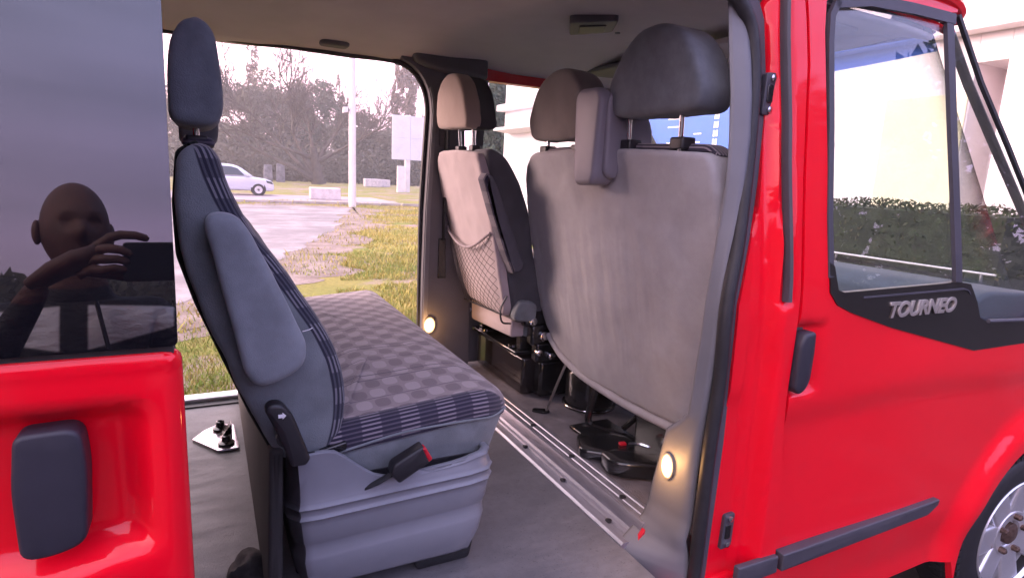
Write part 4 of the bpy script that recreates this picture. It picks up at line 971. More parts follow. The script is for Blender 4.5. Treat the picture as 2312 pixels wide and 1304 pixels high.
hb = M().puff(rpoly([(1.222, 1.858, .03), (1.545, 1.868, .05), (1.558, 1.92, .05), (1.535, 2.005, .06), (1.465, 2.062, .05), (1.38, 2.080, .05), (1.29, 2.066, .05), (1.232, 2.00, .05), (1.215, 1.90, .04)], .04, 5), 'x', .900, .968, .010, .004, rings=()).xf(lambda x, y, z: (x+(1.95-z)*.10, y, z))
dh = VB(hb, 'headrest', mat('tan_seat_fabric', (.32, .25, .215), .9, spec=.15, bump=.5, bs=650, var=.06, vs=8, sheen=.2), dv, soft=(.007, 7, .005))
VB(M().puff(rpoly([(1.222, 1.858, .03), (1.545, 1.868, .05), (1.552, 1.92, .05), (1.53, 2.0, .06), (1.465, 2.055, .05), (1.38, 2.072, .05), (1.29, 2.058, .05), (1.238, 2.00, .05), (1.222, 1.90, .04)], .04, 5), 'x', .948, 1.045, .004, .035, 0, .01).xf(lambda x, y, z: (x+(1.95-z)*.10, y, z)), 'headrest_front', mat('dark_seat_fabric', (.05, .05, .056), .9, spec=.15, bump=.5, bs=650, var=.1, vs=9), dh, angle=180)
for y in (1.305, 1.455):
    VB(M().tube([(.985, y, 1.77), (.975, y, 1.87)], .0068, 10), 'headrest_post', 'chrome', dh)
for y in (1.305, 1.455):
    VB(M().puff(rpoly([(.965, y-.022), (1.005, y-.022), (1.005, y+.022), (.965, y+.022)], .008), 'z', 1.775, 1.798, .002, .005), 'post_collar', 'black', dh)
am = [(.935, 1.665, .02), (.950, 1.688, .02), (.972, 1.684, .02), (1.000, 1.640, .03), (1.070, 1.475, .05), (1.134, 1.335, .02), (1.120, 1.305, .02), (1.085, 1.300, .02), (1.045, 1.385, .05), (.985, 1.535, .05)]
VB(M().puff(rpoly(am, .02, 4), 'y', 1.095, 1.148, .012, .004, .003), 'armrest', mat('driver_armrest_fabric', (.085, .082, .10), .9, var=.12, vs=9, bump=.5, bs=600), dv, angle=180)
am2 = [(a-.004, b+.003) for a, b, c in am[:1]]+[(.934, 1.668), (.948, 1.690), (.960, 1.682), (.960, 1.63), (1.0, 1.505), (1.055, 1.385), (1.09, 1.31), (1.082, 1.297), (1.040, 1.385), (.980, 1.535)]
VB(M().puff(rpoly(am2[1:], .006, 3), 'y', 1.091, 1.150, .006, .004, rings=()), 'armrest_band', 'band', dv, angle=180)
# net pocket: elastic hem and a mesh of cord
def net(u, v):                                   # u across, v down
    y = 1.655-.49*u-.035*v*(1-u)+.035*v*u
    z = 1.435-.345*v-.075*math.sin(math.pi*u)*(1-v)**2+.02*u
    bulge = .050*math.sin(math.pi*min(1, max(0, u)))**.6*math.sin(math.pi*(.12+.88*v))**.7
    return Vector((.932+(1.78-z)*K-bulge, y, z))
mm = M(); NU, NV = 13, 9
for i in range(-NV, NU+1):
    for s in (1, -1):
        pts = []
        for k in range(NV*2+1):
            v = k/(NV*2); u = (i+(v*NV))/NU if s == 1 else (i+NV-v*NV)/NU
            if -1e-6 <= u <= 1+1e-6: pts.append(net(u, v)+Vector((0, .004*noise.noise(Vector((i*1.7, k*.9, s*5))), .004*noise.noise(Vector((k*.8, i*2.1, s*3))))))
        if len(pts) > 1: mm.tube(pts, .0010, 3, caps=False)
npk = VB(mm, 'net_pocket', mat('net_cord', (.055, .045, .05), .8), dv, smooth=False, label='slack cord net on the back of the far front seat')
VB(M().tube([net(u/24, 0)+Vector((-.003, 0, 0)) for u in range(25)], .006, 8), 'net_hem', mat('net_hem_fabric', (.30, .25, .26), .85, var=.2, vs=80), npk)
VB(M().tube([net(u/24, 1) for u in range(25)], .004, 6), 'net_lower_hem', 'belt', npk)
# lower cushion, pedestal
cbk = M().puff(rpoly([(1.195, 1.005, .015), (1.630, .985, .02), (1.640, 1.10, .03), (1.19, 1.120, .03)], .02), 'x', 1.135, 1.20, .016, .01, .006); VB(cbk, 'cushion_back', 'fabp', dv, angle=180)
VB(M().puff(rpoly([(1.19, 1.17), (1.68, 1.17), (1.68, 1.66), (1.19, 1.66)], .05), 'z', 1.0, 1.15, .03, .05, 0, .01), 'cushion', 'fab', dv, angle=180)
pd = VB(M().box(1.205, 1.62, 1.205, 1.70, .735, .905), 'pedestal', mat('pedestal_gloss', (.016, .012, .012), .14, coat=.6, var=.2, vs=9), dv, bevel=.012)
VB(M().box(1.17, 1.60, 1.215, 1.69, .915, .935), 'slide_plate', 'gloss', dv, bevel=.005)
for y in (1.30, 1.58): VB(M().lathe([(.022, .9345), (.020, .944), (.008, .946)], (1.20, y, 0), 'z', 14), 'slide_bolt', 'gloss', dv)
for y in (1.245, 1.655): VB(M().box(1.20, 1.60, y-.02, y+.02, .936, 1.0), 'slide_rail', 'gloss', dv, bevel=.004)
# recliner mechanism on the aisle side
mm = M()
for a, b, c, d, e_, g_ in ((1.17, 1.30, 1.14, 1.185, 1.06, 1.13), (1.20, 1.36, 1.13, 1.18, .98, 1.07), (1.23, 1.42, 1.135, 1.185, .90, .99), (1.26, 1.46, 1.14, 1.20, .74, .90)): mm.box(a, b, c, d, e_, g_)
rm = VB(mm, 'recliner', 'gloss', dv, bevel=.012)
for (x, z, r) in ((1.20, 1.09, .018), (1.26, 1.02, .022), (1.24, .95, .014), (1.30, .93, .016)):
    VB(M().lathe([(r, 1.14), (r, 1.118), (r*.6, 1.114)], (x, 0, z), 'y', 14), 'recliner_bolt', 'chrome', rm)
VB(M().puff(rpoly([(1.10, 1.10), (1.21, 1.085), (1.215, 1.17), (1.13, 1.185)], .03), 'y', 1.115, 1.16, .012, .008), 'recliner_cover', 'fab', dv)
VB(M().tube(catmull([(1.085, 1.148, 1.20), (1.055, 1.14, 1.15), (1.06, 1.135, 1.095), (1.10, 1.135, 1.085)], 5), .004, 6), 'tilt_cable', 'black', dv)
VB(M().tube(catmull([(1.16, 1.70, 1.02), (1.155, 1.71, 1.00), (1.15, 1.715, .97)], 4), .008, 8), 'slide_handle', 'alu', dv)
# jack canister on the cab floor between the seats
jk = empty('canister', (1.46, 1.02, .73), 'round black canister on the cab floor behind the thin rod', 'canister')
VB(M().lathe([(.10, .730), (.115, .735), (.115, .745), (.105, .75), (.105, .88), (.098, .892), (.001, .892)], (1.44, 1.02, 0), 'z', 32), 'body', 'gloss', jk)
VB(M().tube([(1.44+.114*math.cos(t), 1.02+.114*math.sin(t), .741) for t in [2*math.pi*i/32 for i in range(33)]], .003, 6, caps=False), 'base_ring', 'chrome', jk)

# ================================================================ AROUND THE VAN
def ray_x(u, y):                                  # lateral place of a thing standing y metres beyond the van
    return (y+1)*(.0219+(u-500)*.000655+((u-500)/415)**2*.0085)
# ---------------- building ahead of the van
wallm = mat('white_render', (.80, .745, .76), .9, var=.05, vs=1.2, bump=.4, bs=60, bd=.005)
yelm = mat('cream_render', (.80, .755, .54), .9, var=.06, vs=1.0, bump=.4, bs=60, bd=.005)
bd = empty('building', (9.5, 7, 0), 'long white building with cream base ahead of the van', 'building')
mm = M().box(9, 16, 3.62, 17.6, 0, 7); mm.box(9, 16, .6, 3.26, 0, 7); mm.box(9, 16, 3.26, 3.62, 3.42, 7); mm.box(9.7, 16, 3.24, 3.64, 0, 3.45)
mm.build('wall', wallm, bd, smooth=False, bevel=.01)
M().box(8.98, 8.999, 3.64, 4.72, 0, 3.05).build('cream_base', yelm, bd, smooth=False, bevel=.01)
M().box(8.72, 9.0, .6, 17.7, 3.78, 3.98).build('ledge', wallm, bd, smooth=False, bevel=.02)
M().prism([(8.4, 3.12), (9.0, 3.05), (9.0, 3.30), (8.4, 3.20)], 'y', 14.6, 17.2).build('canopy', wallm, bd, smooth=False)
M().box(8.97, 8.99, 4.6, 6.9, 1.30, 1.34).build('wall_pipe', MT['mould'], bd, smooth=False)
M().tube([(8.9, 5.75, 1.75), (8.9, 5.75, 2.45), (8.9, 5.75, 2.46)], .02, 6).build('wall_lamp_stem', MT['mould'], bd)
M().box(8.80, 8.97, 5.55, 5.98, 2.45, 2.50).build('wall_lamp', MT['mould'], bd, smooth=False, bevel=.01)
# blue notice board with rows of small print
nb = empty('notice_board', (8.95, 9.2, 1.0), 'large blue board with rows of small white print on the white wall', 'sign')
M().box(8.90, 8.98, 7.5, 10.7, 1.1, 4.05).build('panel', mat('blue_sheet', (.018, .14, .60), .45, var=.12, vs=.9), nb, smooth=False, bevel=.01)
mm = M(); random.seed(21)
for r_ in range(15):
    z = 3.70-r_*.165
    for c_, (y0, w) in enumerate(((10.25, .30), (9.35, .62), (8.55, .34), (8.02, .22))):
        if c_ == 3:
            for k in range(2): mm.box(8.893, 8.899, y0-.07*k-.05, y0-.07*k, z-.07, z+.05)
            continue
        if (r_ % 3 == 2 and c_ != 1) or random.random() < .2: continue
        ww = w*random.uniform(.5, 1); mm.box(8.893, 8.899, y0-ww, y0, z-.012, z+.014)
        if random.random() < .5: mm.box(8.893, 8.899, y0-ww*.6, y0, z-.062, z-.040)
mm.build('print', MT['white'], nb, smooth=False)
# clipped hedge and rail in front of the building
def leafmat(name, a, b, c3, sc=1.6):
    m, n = newmat(name); o = n.obj()
    f = n.ramp(n.noise(o, sc, 4, .6), .35, .65); f2 = n.noise(o, sc*7, 3, .7)
    c = n.mix(f, a, b); c = n.mix(n.ramp(f2, .45, .70), c, c3); n.pbsdf(c, .75, spec=.25); return m
def leaves(pts, size, jit=.6):
    vs = []; fs = []
    for p in pts:
        a = Vector((random.gauss(0, 1), random.gauss(0, 1), random.gauss(0, 1))).normalized(); b = a.orthogonal().normalized()
        s = size*random.uniform(1-jit, 1+jit); i = len(vs)
        b = Matrix.Rotation(random.uniform(0, 6.28), 3, a) @ b; c = a.cross(b)
        vs += [p-b*s, p+c*s*.45, p+b*s, p-c*s*.45]; fs.append((i, i+1, i+2, i+3))
    mm = M(); mm.v = vs; mm.f = fs; mm.mi = [0]*len(fs); return mm
hg = empty('hedge', (6.5, 3.6, 0), 'dark clipped hedge along the foot of the white building', 'hedge')
pts = []
for _ in range(42000):
    x, y, z = random.uniform(6.0, 7.1), random.uniform(1.6, 5.6), random.uniform(.1, 1.62)
    if min(x-6.0, 7.1-x) > .12 and z < 1.45 and random.random() < .8: continue
    pts.append(Vector((x+random.gauss(0, .03), y, z+.06*noise.noise(Vector((y*2, x, 0))))))
leaves(pts, .022).build('foliage', leafmat('hedge_leaf', (.020, .035, .014), (.045, .06, .022), (.07, .05, .03)), hg, smooth=False, recalc=False)
mm = M()
for k in range(10): mm.tube([(6.5+random.uniform(-.1, .1), 1.8+k*.40, 0), (6.5, 1.8+k*.40, 1.2)], .03, 6)
mm.build('stems', mat('hedge_wood', (.08, .06, .045), .9, var=.3), hg)
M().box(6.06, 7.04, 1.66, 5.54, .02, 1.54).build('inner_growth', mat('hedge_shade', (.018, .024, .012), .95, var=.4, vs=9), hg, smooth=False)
rl = empty('handrail', (5.7, 3.6, 0), 'thin pale metal handrail in front of the dark hedge', 'railing')
mm = M().tube([(5.7, 1.5, 1.08), (5.7, 5.6, 1.08)], .012, 8); mm.build('rail', MT['alu'], rl)
for k in range(4): M().tube([(5.7, 1.6+k*1.3, 0), (5.7, 1.6+k*1.3, 1.08)], .012, 8).build('post', MT['alu'], rl)

# ---------------- bare tree and the wood behind it
def branch(mm, p, d, L, r, lev, maxl, spread, up, n=5, kids=(5, 7)):
    k = 5 if lev < 2 else 3 if lev < maxl else 2
    pts = [p.copy()]; q = p.copy(); dd = d.copy(); rs = [r]
    for i in range(k):
        dd = (dd+Vector((random.gauss(0, .14), random.gauss(0, .14), random.gauss(0, .10)+up*.10))).normalized()
        q = q+dd*L/k; pts.append(q.copy()); rs.append(max(.006, r*(1-.75*(i+1)/k)))
    mm.tube(pts, rs, n if lev < 2 else 3, caps=False)
    if lev < maxl:
        for j in range(random.randint(*kids)):
            t = random.uniform(.25, 1.0); i = min(k-1, int(t*k)); b = pts[i].lerp(pts[i+1], t*k-i)
            ax = (pts[i+1]-pts[i]).normalized(); s = ax.orthogonal().normalized(); s = Matrix.Rotation(random.uniform(0, 6.28), 3, ax) @ s
            nd = (ax*random.uniform(.6, 1.0)+s*spread*random.uniform(.5, 1.1)).normalized()
            branch(mm, b, nd, L*random.uniform(.42, .66), max(.008, r*random.uniform(.38, .52)), lev+1, maxl, spread, up, n, kids)
barkm = mat('bark', (.075, .062, .050), .95, var=.25, vs=3, bump=.5, bs=12, bd=.03)
twigm = mat('twigs', (.115, .095, .075), .95, var=.25, vs=1.5)
random.seed(11)
ty = 62.0; tx = ray_x(700, ty)
bt_ = empty('bare_tree', (tx, ty, 0), 'big bare tree with wide spreading branches behind the silver car', 'tree')
tm = M(); cm = M(); tm.tube([(tx+.35, ty, 0), (tx+.2, ty, .9), (tx, ty, 2.2), (tx-.15, ty, 3.6)], [.75, .55, .45, .3], 10)
for k, (dx, dz, L, r) in enumerate(((-.95, .55, 9.0, .34), (-.80, .66, 8.0, .32), (-.50, .80, 6.5, .30), (-.1, 1.0, 4.4, .30), (.45, .80, 5.5, .28), (.90, .50, 6.5, .26), (-1.0, .30, 8.5, .24))):
    d = Vector((dx, random.uniform(-.35, .35), dz)).normalized()
    b = Vector((tx+dx*.15, ty, .5+.35*k)); e_ = b+d*1.8
    tm.tube([b, b+d*.8+Vector((0, 0, -.1)), e_], [r*1.1, r*.9, r*.68], 8)
    branch(cm, e_, d, L, r*.62, 0, 3, .75, .9, 5, (8, 10))
tm.build('trunk', barkm, bt_); cm.build('crown', twigm, bt_, smooth=False, recalc=False)
def wood_tree(name, u, y, h, w, label, lm, n=2600, ls=.20, shape='round', trunk=True, z0=.1):
    x = ray_x(u, y); e_ = empty(name, (x, y, 0), label, 'tree', 'trees beyond the field')
    tm = M().tube([(x, y, 0), (x+.1, y, h*.35), (x-.1, y, h*.9)], [.05*w**.5+.10, .12, .03], 7)
    for k in range(16):
        z = h*random.uniform(.12, .8); a = random.uniform(0, 6.28); l = w*.5*random.uniform(.5, .95)*(1-.5*z/h)
        tm.tube([(x, y, z), (x+math.cos(a)*l*.6, y+math.sin(a)*l*.6, z+l*.35), (x+math.cos(a)*l, y+math.sin(a)*l, z+l*.8)], [.10, .06, .015], 4, caps=False)
    tm.build('trunk', barkm, e_)
    lob = []
    for k in range(16):
        t = random.random()
        if shape == 'tall': lob.append((Vector((x+random.gauss(0, w*.13), y+random.gauss(0, w*.13), h*(z0+t*(.92-z0)))), w*(.33-.24*t), h*.09))
        else:
            a = random.uniform(0, 6.28); rr = w*.36*random.random()**.5
            lob.append((Vector((x+math.cos(a)*rr, y+math.sin(a)*rr*.6, h*(z0+.06+.74*t*(1-.35*rr/(w*.36))))), w*random.uniform(.13, .22), h*random.uniform(.09, .15)))
    pts = []
    for _ in range(int(n*3.2)):
        c, rw, rh = random.choice(lob)
        v = Vector((random.gauss(0, 1), random.gauss(0, 1), random.gauss(0, 1))).normalized()*random.uniform(.45, 1.05)
        p = c+Vector((v.x*rw, v.y*rw, v.z*rh))
        if p.z < .15 or noise.noise(p*.9) < -.28: continue
        pts.append(p)
    leaves(pts, ls).build('crown', lm, e_, smooth=False, recalc=False)
    return e_
l1 = leafmat('brown_scrub', (.10, .098, .062), (.145, .132, .09), (.18, .155, .105), .5)
l2 = leafmat('grey_green_leaf', (.085, .105, .062), (.125, .14, .085), (.16, .15, .10), .5)
l3 = leafmat('rusty_poplar', (.24, .17, .135), (.30, .22, .175), (.34, .26, .20), .5)
l4 = leafmat('conifer', (.030, .055, .040), (.06, .085, .055), (.10, .11, .075), .8)
random.seed(5)
wood_tree('scrub_tree', 492, 84, 14.0, 11, 'brown scrubby tree just right of the near headrest', l1, 3600)
wood_tree('poplar', 570, 88, 20.5, 2.6, 'thin dark poplar spike rising left of the round crowns', l3, 900, .18, 'tall')
wood_tree('scrub_tree', 562, 82, 14.0, 10, 'brown bushy tree below the thin poplar spike', l1, 3600)
wood_tree('round_tree', 628, 86, 17.4, 8, 'yellowish rounded tree, tallest crown left of the lamp post', leafmat('ochre_leaf', (.19, .165, .11), (.25, .21, .14), (.20, .17, .13), .5), 3400)
wood_tree('round_tree', 668, 90, 17.0, 8, 'grey green rounded tree right of the tallest crown', l2, 3600)
wood_tree('round_tree', 722, 86, 14.6, 9, 'grey green tree between the bare tree and the lamp post', l2, 3600)
wood_tree('poplar', 757, 92, 18.6, 2.2, 'thin poplar spike just left of the lamp post', l3, 800, .18, 'tall')
wood_tree('scrub_tree', 790, 82, 10.6, 10, 'low brown thicket behind the lamp post', l1, 3400)
wood_tree('scrub_tree', 845, 80, 9.6, 10, 'low brown thicket right of the lamp post', l1, 3400)
wood_tree('scrub_tree', 905, 82, 10.2, 10, 'low brown thicket behind the white hoarding', l1, 3400)
wood_tree('poplar', 893, 86, 17.0, 3.4, 'rusty poplar, left of the two behind the white hoarding', l3, 1500, .2, 'tall')
wood_tree('poplar', 920, 88, 20.0, 4.6, 'rusty poplar, right and taller of the two behind the hoarding', l3, 2400, .2, 'tall')
wood_tree('scrub_tree', 955, 84, 12.0, 9, 'thicket at the right end of the wood beside the door pillar', l1, 2600)
wood_tree('scrub_tree', 440, 86, 13.0, 11, 'brown scrubby tree behind the near headrest', l1, 2600)
wood_tree('scrub_tree', 380, 90, 13.0, 13, 'brown scrubby tree hidden mostly by the sliding door', l1, 2000)
# dense undergrowth along the foot of the wood
pts = []
for _ in range(36000):
    u = random.uniform(330, 1010); y = random.uniform(70, 92); z = abs(random.gauss(0, 1.9)); pts.append(Vector((ray_x(u, y), y, min(6.5, z))))
tag(leaves(pts, .24).build('undergrowth', leafmat('undergrowth_leaf', (.060, .058, .040), (.09, .084, .058), (.12, .104, .072), .4), smooth=False, recalc=False), 'dense brown undergrowth along the foot of the wood', 'undergrowth', kind='stuff')
# conifers beside the building, seen through the driver window
for (x, y, h, w, lab) in ((15.2, 31, 9.0, 3.4, 'dark green conifer left of the white building, behind the far front headrest'), (14.2, 29.5, 6.0, 3.6, 'grey green bush below the conifer left of the white building')):
    e_ = empty('conifer', (x, y, 0), lab, 'tree'); M().tube([(x, y, 0), (x, y, h*.9)], [.2, .04], 7).build('trunk', barkm, e_)
    pts = []
    for _ in range(5000):
        t = random.random()**.8; a = random.uniform(0, 6.28); rr = w*.5*(1-t*.8)*random.uniform(.5, 1.1); pts.append(Vector((x+math.cos(a)*rr, y+math.sin(a)*rr, .3+h*t+random.gauss(0, .15))))
    leaves(pts, .14).build('crown', l4, e_, smooth=False, recalc=False)
# wood and cypresses on the side of the photographer (mirrored in paint and glass)
random.seed(8); pts = []
for _ in range(60000):
    ph_ = random.uniform(-.35, math.pi+.55); x = ph_*18; hh = 6.6+9.0*sm(1.95, 2.5, ph_)+2.2*noise.noise(Vector((x*.09, 2, 0)))+1.3*noise.noise(Vector((x*.5, 7, 0)))
    rr = random.uniform(44, 54); pts.append(Vector((-math.cos(ph_)*rr, -math.sin(ph_)*rr if True else 0, hh*random.random()**.9)))
tag(leaves(pts, .62).build('wood', leafmat('dark_wood', (.014, .018, .012), (.024, .028, .018), (.03, .028, .02), .2), smooth=False, recalc=False), 'dark row of trees mirrored in the red paint', 'wood', kind='stuff')
for k, (x, y, h) in enumerate(((21.0, -10.6, 8.2), (27.0, -12.2, 7.0), (17.0, -14.5, 6.5))):
    e_ = empty('cypress', (x, y, 0), ('tall dark cypress mirrored in the quarter window', 'shorter dark cypress mirrored right of the tall one', 'dark cypress on the photographer side of the lot')[k], 'tree')
    M().tube([(x, y, 0), (x, y, h*.9)], [.18, .03], 7).build('trunk', barkm, e_); pts = []
    for _ in range(3500):
        t = random.random(); a = random.uniform(0, 6.28); rr = .85*math.sin(math.pi*min(1, .12+.88*t))**.7*random.uniform(.6, 1.05)*(1-.3*t); pts.append(Vector((x+math.cos(a)*rr, y+math.sin(a)*rr, .2+h*t)))
    leaves(pts, .16).build('crown', l4, e_, smooth=False, recalc=False)

# ---------------- lamp post, hoarding, concrete blocks
ly = 26.5; lx = ray_x(786, ly)
lp = empty('lamp_post', (lx, ly, 0), 'white painted concrete lamp post with small floodlight', 'lamp post')
wpm = mat('whitewash', (.80, .74, .73), .8, var=.06, vs=2, bump=.3, bs=30, bd=.01)
M().tube([(lx, ly, 0), (lx, ly, 3), (lx, ly, 9.5)], [.165, .155, .12], 16).build('post', wpm, lp)
M().puff(rpoly([(lx-.42, 4.05), (lx-.20, 4.10), (lx-.20, 4.32), (lx-.40, 4.30)], .03), 'y', ly-.15, ly+.05, .02, .02).build('floodlight', wpm, lp)
M().tube([(lx-.22, ly-.05, 4.24), (lx-.10, ly, 4.16)], .05, 8).build('bracket', MT['black'], lp)
by = 47.0; bxx = ray_x(925, by)
hb_ = empty('hoarding', (bxx, by, 0), 'white roadside hoarding on a thick white post', 'sign')
hm_ = mat('hoarding_white', (.74, .72, .80), .7, var=.04, vs=1.5)
for i in range(2):
    for j in range(2):
        M().box(bxx-1.5+i*1.51, bxx-.005+i*1.51, by-.08, by, 2.60+j*1.72, 4.31+j*1.72).build('board', hm_, hb_, smooth=False, bevel=.01)
M().box(bxx-1.1, bxx-.45, by-.3, by-.1, 0, 2.1).build('footing', wpm, hb_, smooth=False, bevel=.03)
M().box(bxx-.35, bxx+.05, by+.01, by+.30, 0, 6.1).build('post', wpm, hb_, smooth=False, bevel=.02)
conc = mat('whitewashed_concrete', (.66, .58, .57), .9, var=.12, vs=4, bump=.5, bs=40, bd=.01)
for k, (u, y, w, h, lab) in enumerate(((722, 32.5, 1.55, .62, 'long whitewashed concrete block beyond the kerb'), (833, 60, 1.6, .8, 'far pale concrete block, left of two in the field'), (858, 61, 1.4, .75, 'far pale concrete block, right of two in the field'))):
    x = ray_x(u, y); o_ = M().box(-w/2, w/2, -.4, .4, 0, h).build('concrete_block', conc, smooth=False, bevel=.05); o_.location = (x, y, 0); o_.rotation_euler.z = .12*k-.05
    tag(o_, lab, 'block', 'concrete blocks')
x = ray_x(610, 66)
e_ = empty('stone_monument', (x, 66, 0), 'pale grey stone slabs under the bare tree', 'monument')
for dx, h in ((-.6, 1.7), (.6, 1.9)): M().puff(rpoly([(x+dx-.45, 0), (x+dx+.45, 0), (x+dx+.4, h), (x+dx-.35, h)], .12), 'y', 65.8, 66.2, .05, .05).build('slab', mat('pale_stone', (.24, .24, .27), .9, var=.3, vs=2), e_)

# ---------------- silver car across the road
cy = 35.5; cx0 = ray_x(606, cy)
car = empty('parked_car', (cx0-2.1, cy, 0), 'silver white hatchback parked across the road', 'car')
cpm = mat('silver_paint', (.62, .62, .68), .3, coat=.8, metal=.2, var=.03)
def CX(x): return cx0-x
low = [(0, .32), (.0, .62), (.10, .80), (.45, .92), (1.05, 1.0), (4.2, 1.0), (4.35, .9), (4.38, .40), (4.2, .28), (.15, .26)]
cab = [(1.0, .99), (1.30, 1.22), (1.68, 1.50), (2.05, 1.62), (2.7, 1.66), (3.5, 1.60), (4.05, 1.32), (4.25, .99)]
def mir(poly): return [(CX(a), b) for a, b in poly]
bd_ = M().puff(rpoly(mir(low), .10, 4), 'y', cy-.86, cy+.86, .10, .10, .02, .02, rings=(.8, .5)).build('body', cpm, car, angle=180)
ch = M().puff(rpoly(mir(cab), .15, 5), 'y', cy-.80, cy+.80, .10, .10, .0, .0, rings=(.8, .5)); ch.xf(lambda x, y, z: (x, cy+(y-cy)*(1-.22*max(0, z-1.0)/.65), z)); ch.build('cabin', cpm, car, angle=180)
for poly, nm in (([(1.45, 1.06), (1.80, 1.42), (2.10, 1.50), (2.55, 1.52), (2.55, 1.06)], 'front_window'), ([(2.65, 1.06), (2.65, 1.52), (3.4, 1.48), (3.75, 1.28), (3.8, 1.06)], 'rear_window')):
    w_ = M().puff(rpoly(mir(poly), .05), 'y', cy-.83, cy-.74, .004, .004); w_.xf(lambda x, y, z: (x, cy+(y-cy)*(1-.21*max(0, z-1.0)/.65), z)); w_.build(nm, MT['carglass'], car)
w_ = M().grid(4, 4, lambda u, v: (CX(1.10+v*.66)-.02+.03, cy-.62+u*1.24*(1-.0*v), 1.09+v*.44)); w_.build('windscreen', MT['carglass'], car)
M().puff(rpoly(mir([(1.22, 1.02), (1.40, 1.02), (1.42, 1.14), (1.25, 1.14)], ), .03), 'y', cy-1.02, cy-.80, .02, .01).build('door_mirror', cpm, car)
M().puff(rpoly(mir([(.03, .62), (.12, .78), (.42, .84), (.36, .70)]), .03), 'y', cy-.875, cy-.60, .02, .01).build('headlight', MT['carglass'], car)
for xw in (.80, 3.45):
    wv = M().lathe([(.20, -.10), (.31, -.10), (.325, -.06), (.325, .08), (.2, .09)], (CX(xw), cy-.80, .325), 'y', 28).build('wheel', MT['rubber'], car)
    M().lathe([(.205, -.095), (.20, -.11), (.06, -.10), (.001, -.10)], (CX(xw), cy-.80, .325), 'y', 24).build('rim', MT['rim'], wv)
    M().lathe([(.38, -.068), (.38, -.03), (.36, .02)], (CX(xw), cy-.80, .36), 'y', 28).build('wheel_arch', MT['rubber'], car)
    M().lathe([(.2, -.09), (.325, -.06), (.325, .08), (.2, .09)], (CX(xw), cy+.75, .325), 'y', 24).build('wheel', MT['rubber'], car)
M().prism(mir([(1.35, .30), (2.9, .30), (2.9, .26), (1.35, .26)]), 'y', cy-.80, cy+.80).build('underbody', MT['rubber'], car)

# ================================================================ THE PHOTOGRAPHER (mirrored in the dark door glass)
def skin_mesh(name, joints, edges, sub=2):
    me = bpy.data.meshes.new(name); me.from_pydata([j[0] for j in joints], edges, []); o = bpy.data.objects.new(name, me); COL.objects.link(o)
    sk_ = o.modifiers.new('skin', 'SKIN'); sk_.use_smooth_shade = True
    for i, j in enumerate(joints):
        me.skin_vertices[0].data[i].radius = j[1] if isinstance(j[1], tuple) else (j[1], j[1])
    me.skin_vertices[0].data[0].use_root = True
    s_ = o.modifiers.new('sub', 'SUBSURF'); s_.levels = sub; s_.render_levels = sub
    bpy.context.view_layer.update()
    m2 = bpy.data.meshes.new_from_object(o.evaluated_get(bpy.context.evaluated_depsgraph_get())); bpy.data.objects.remove(o); return m2
px, py = -.335, -1.36
J = [((px, py, .98), (.165, .115)), ((px, py+.01, 1.16), (.155, .11)), ((px, py+.01, 1.36), (.18, .12)), ((px, py, 1.50), (.165, .10)), ((px, py+.015, 1.585), (.085, .08)), ((px+.006, py+.065, 1.72), (.062, .068)),
     # left arm (towards -x) and right arm
     ((px-.180, py, 1.525), .080), ((px-.245, py+.07, 1.30), .060), ((px-.20, py+.17, 1.35), .054), ((px-.055, py+.262, 1.585), .033), ((px-.030, py+.275, 1.625), (.034, .024)),
     ((px+.180, py, 1.525), .080), ((px+.37, py+.04, 1.30), .060), ((px+.39, py+.15, 1.35), .054), ((px+.385, py+.262, 1.565), .033), ((px+.382, py+.28, 1.61), (.034, .024)),
     # legs
     ((px-.10, py, .90), .105), ((px-.115, py+.01, .50), .072), ((px-.12, py-.01, .10), .050), ((px-.125, py+.12, .045), (.045, .038)),
     ((px+.10, py, .90), .105), ((px+.115, py+.01, .50), .072), ((px+.12, py-.01, .10), .050), ((px+.125, py+.12, .045), (.045, .038))]
E_ = [(0, 1), (1, 2), (2, 3), (3, 4), (4, 5), (3, 6), (6, 7), (7, 8), (8, 9), (9, 10), (3, 11), (11, 12), (12, 13), (13, 14), (14, 15), (0, 16), (16, 17), (17, 18), (18, 19), (0, 20), (20, 21), (21, 22), (22, 23)]
def jacket_mat():
    m, n = newmat('track_jacket'); o = n.obj(); x, y, z = n.sep(o)
    dx = n.math('ABSOLUTE', n.math('SUBTRACT', x, px))
    lo = n.math('ADD', 1.455, n.math('MULTIPLY', n.math('SUBTRACT', dx, .05), .25)); hi = n.math('SUBTRACT', 1.575, n.math('MULTIPLY', dx, .06))
    k = n.math('MULTIPLY', n.ramp(n.math('SUBTRACT', z, lo), -.004, .004), n.ramp(n.math('SUBTRACT', hi, z), -.004, .004))
    k = n.math('MULTIPLY', k, n.math('MULTIPLY', n.ramp(dx, .028, .036), n.ramp(n.math('SUBTRACT', .235, dx), -.004, .004)))
    k = n.math('MULTIPLY', k, n.ramp(n.math('SUBTRACT', py+.14, y), -.004, .004))
    f = n.noise(o, 18, 4, .6)
    col = n.mix(k, (.010, .010, .013), n.mix(f, (.62, .63, .74), (.78, .79, .88)))
    nk = n.math('MULTIPLY', n.ramp(n.math('ADD', z, n.math('MULTIPLY', y, .25)), 1.640+.25*py, 1.646+.25*py), n.ramp(dx, .16, .15))       # bare neck
    ws_ = n.math('MULTIPLY', n.ramp(n.math('ADD', z, y), 1.605+py+.25, 1.611+py+.25), n.ramp(y, py+.17, py+.18))                         # bare wrists
    col = n.mix(n.math('MAXIMUM', nk, ws_), col, (.085, .033, .023))
    n.pbsdf(col, .8, normal=n.bump(n.noise(n.mapv(o, (1, 1, 2.2)), 22, 3), .9, .012)); return m
body = skin_mesh('person', J, E_, 3)
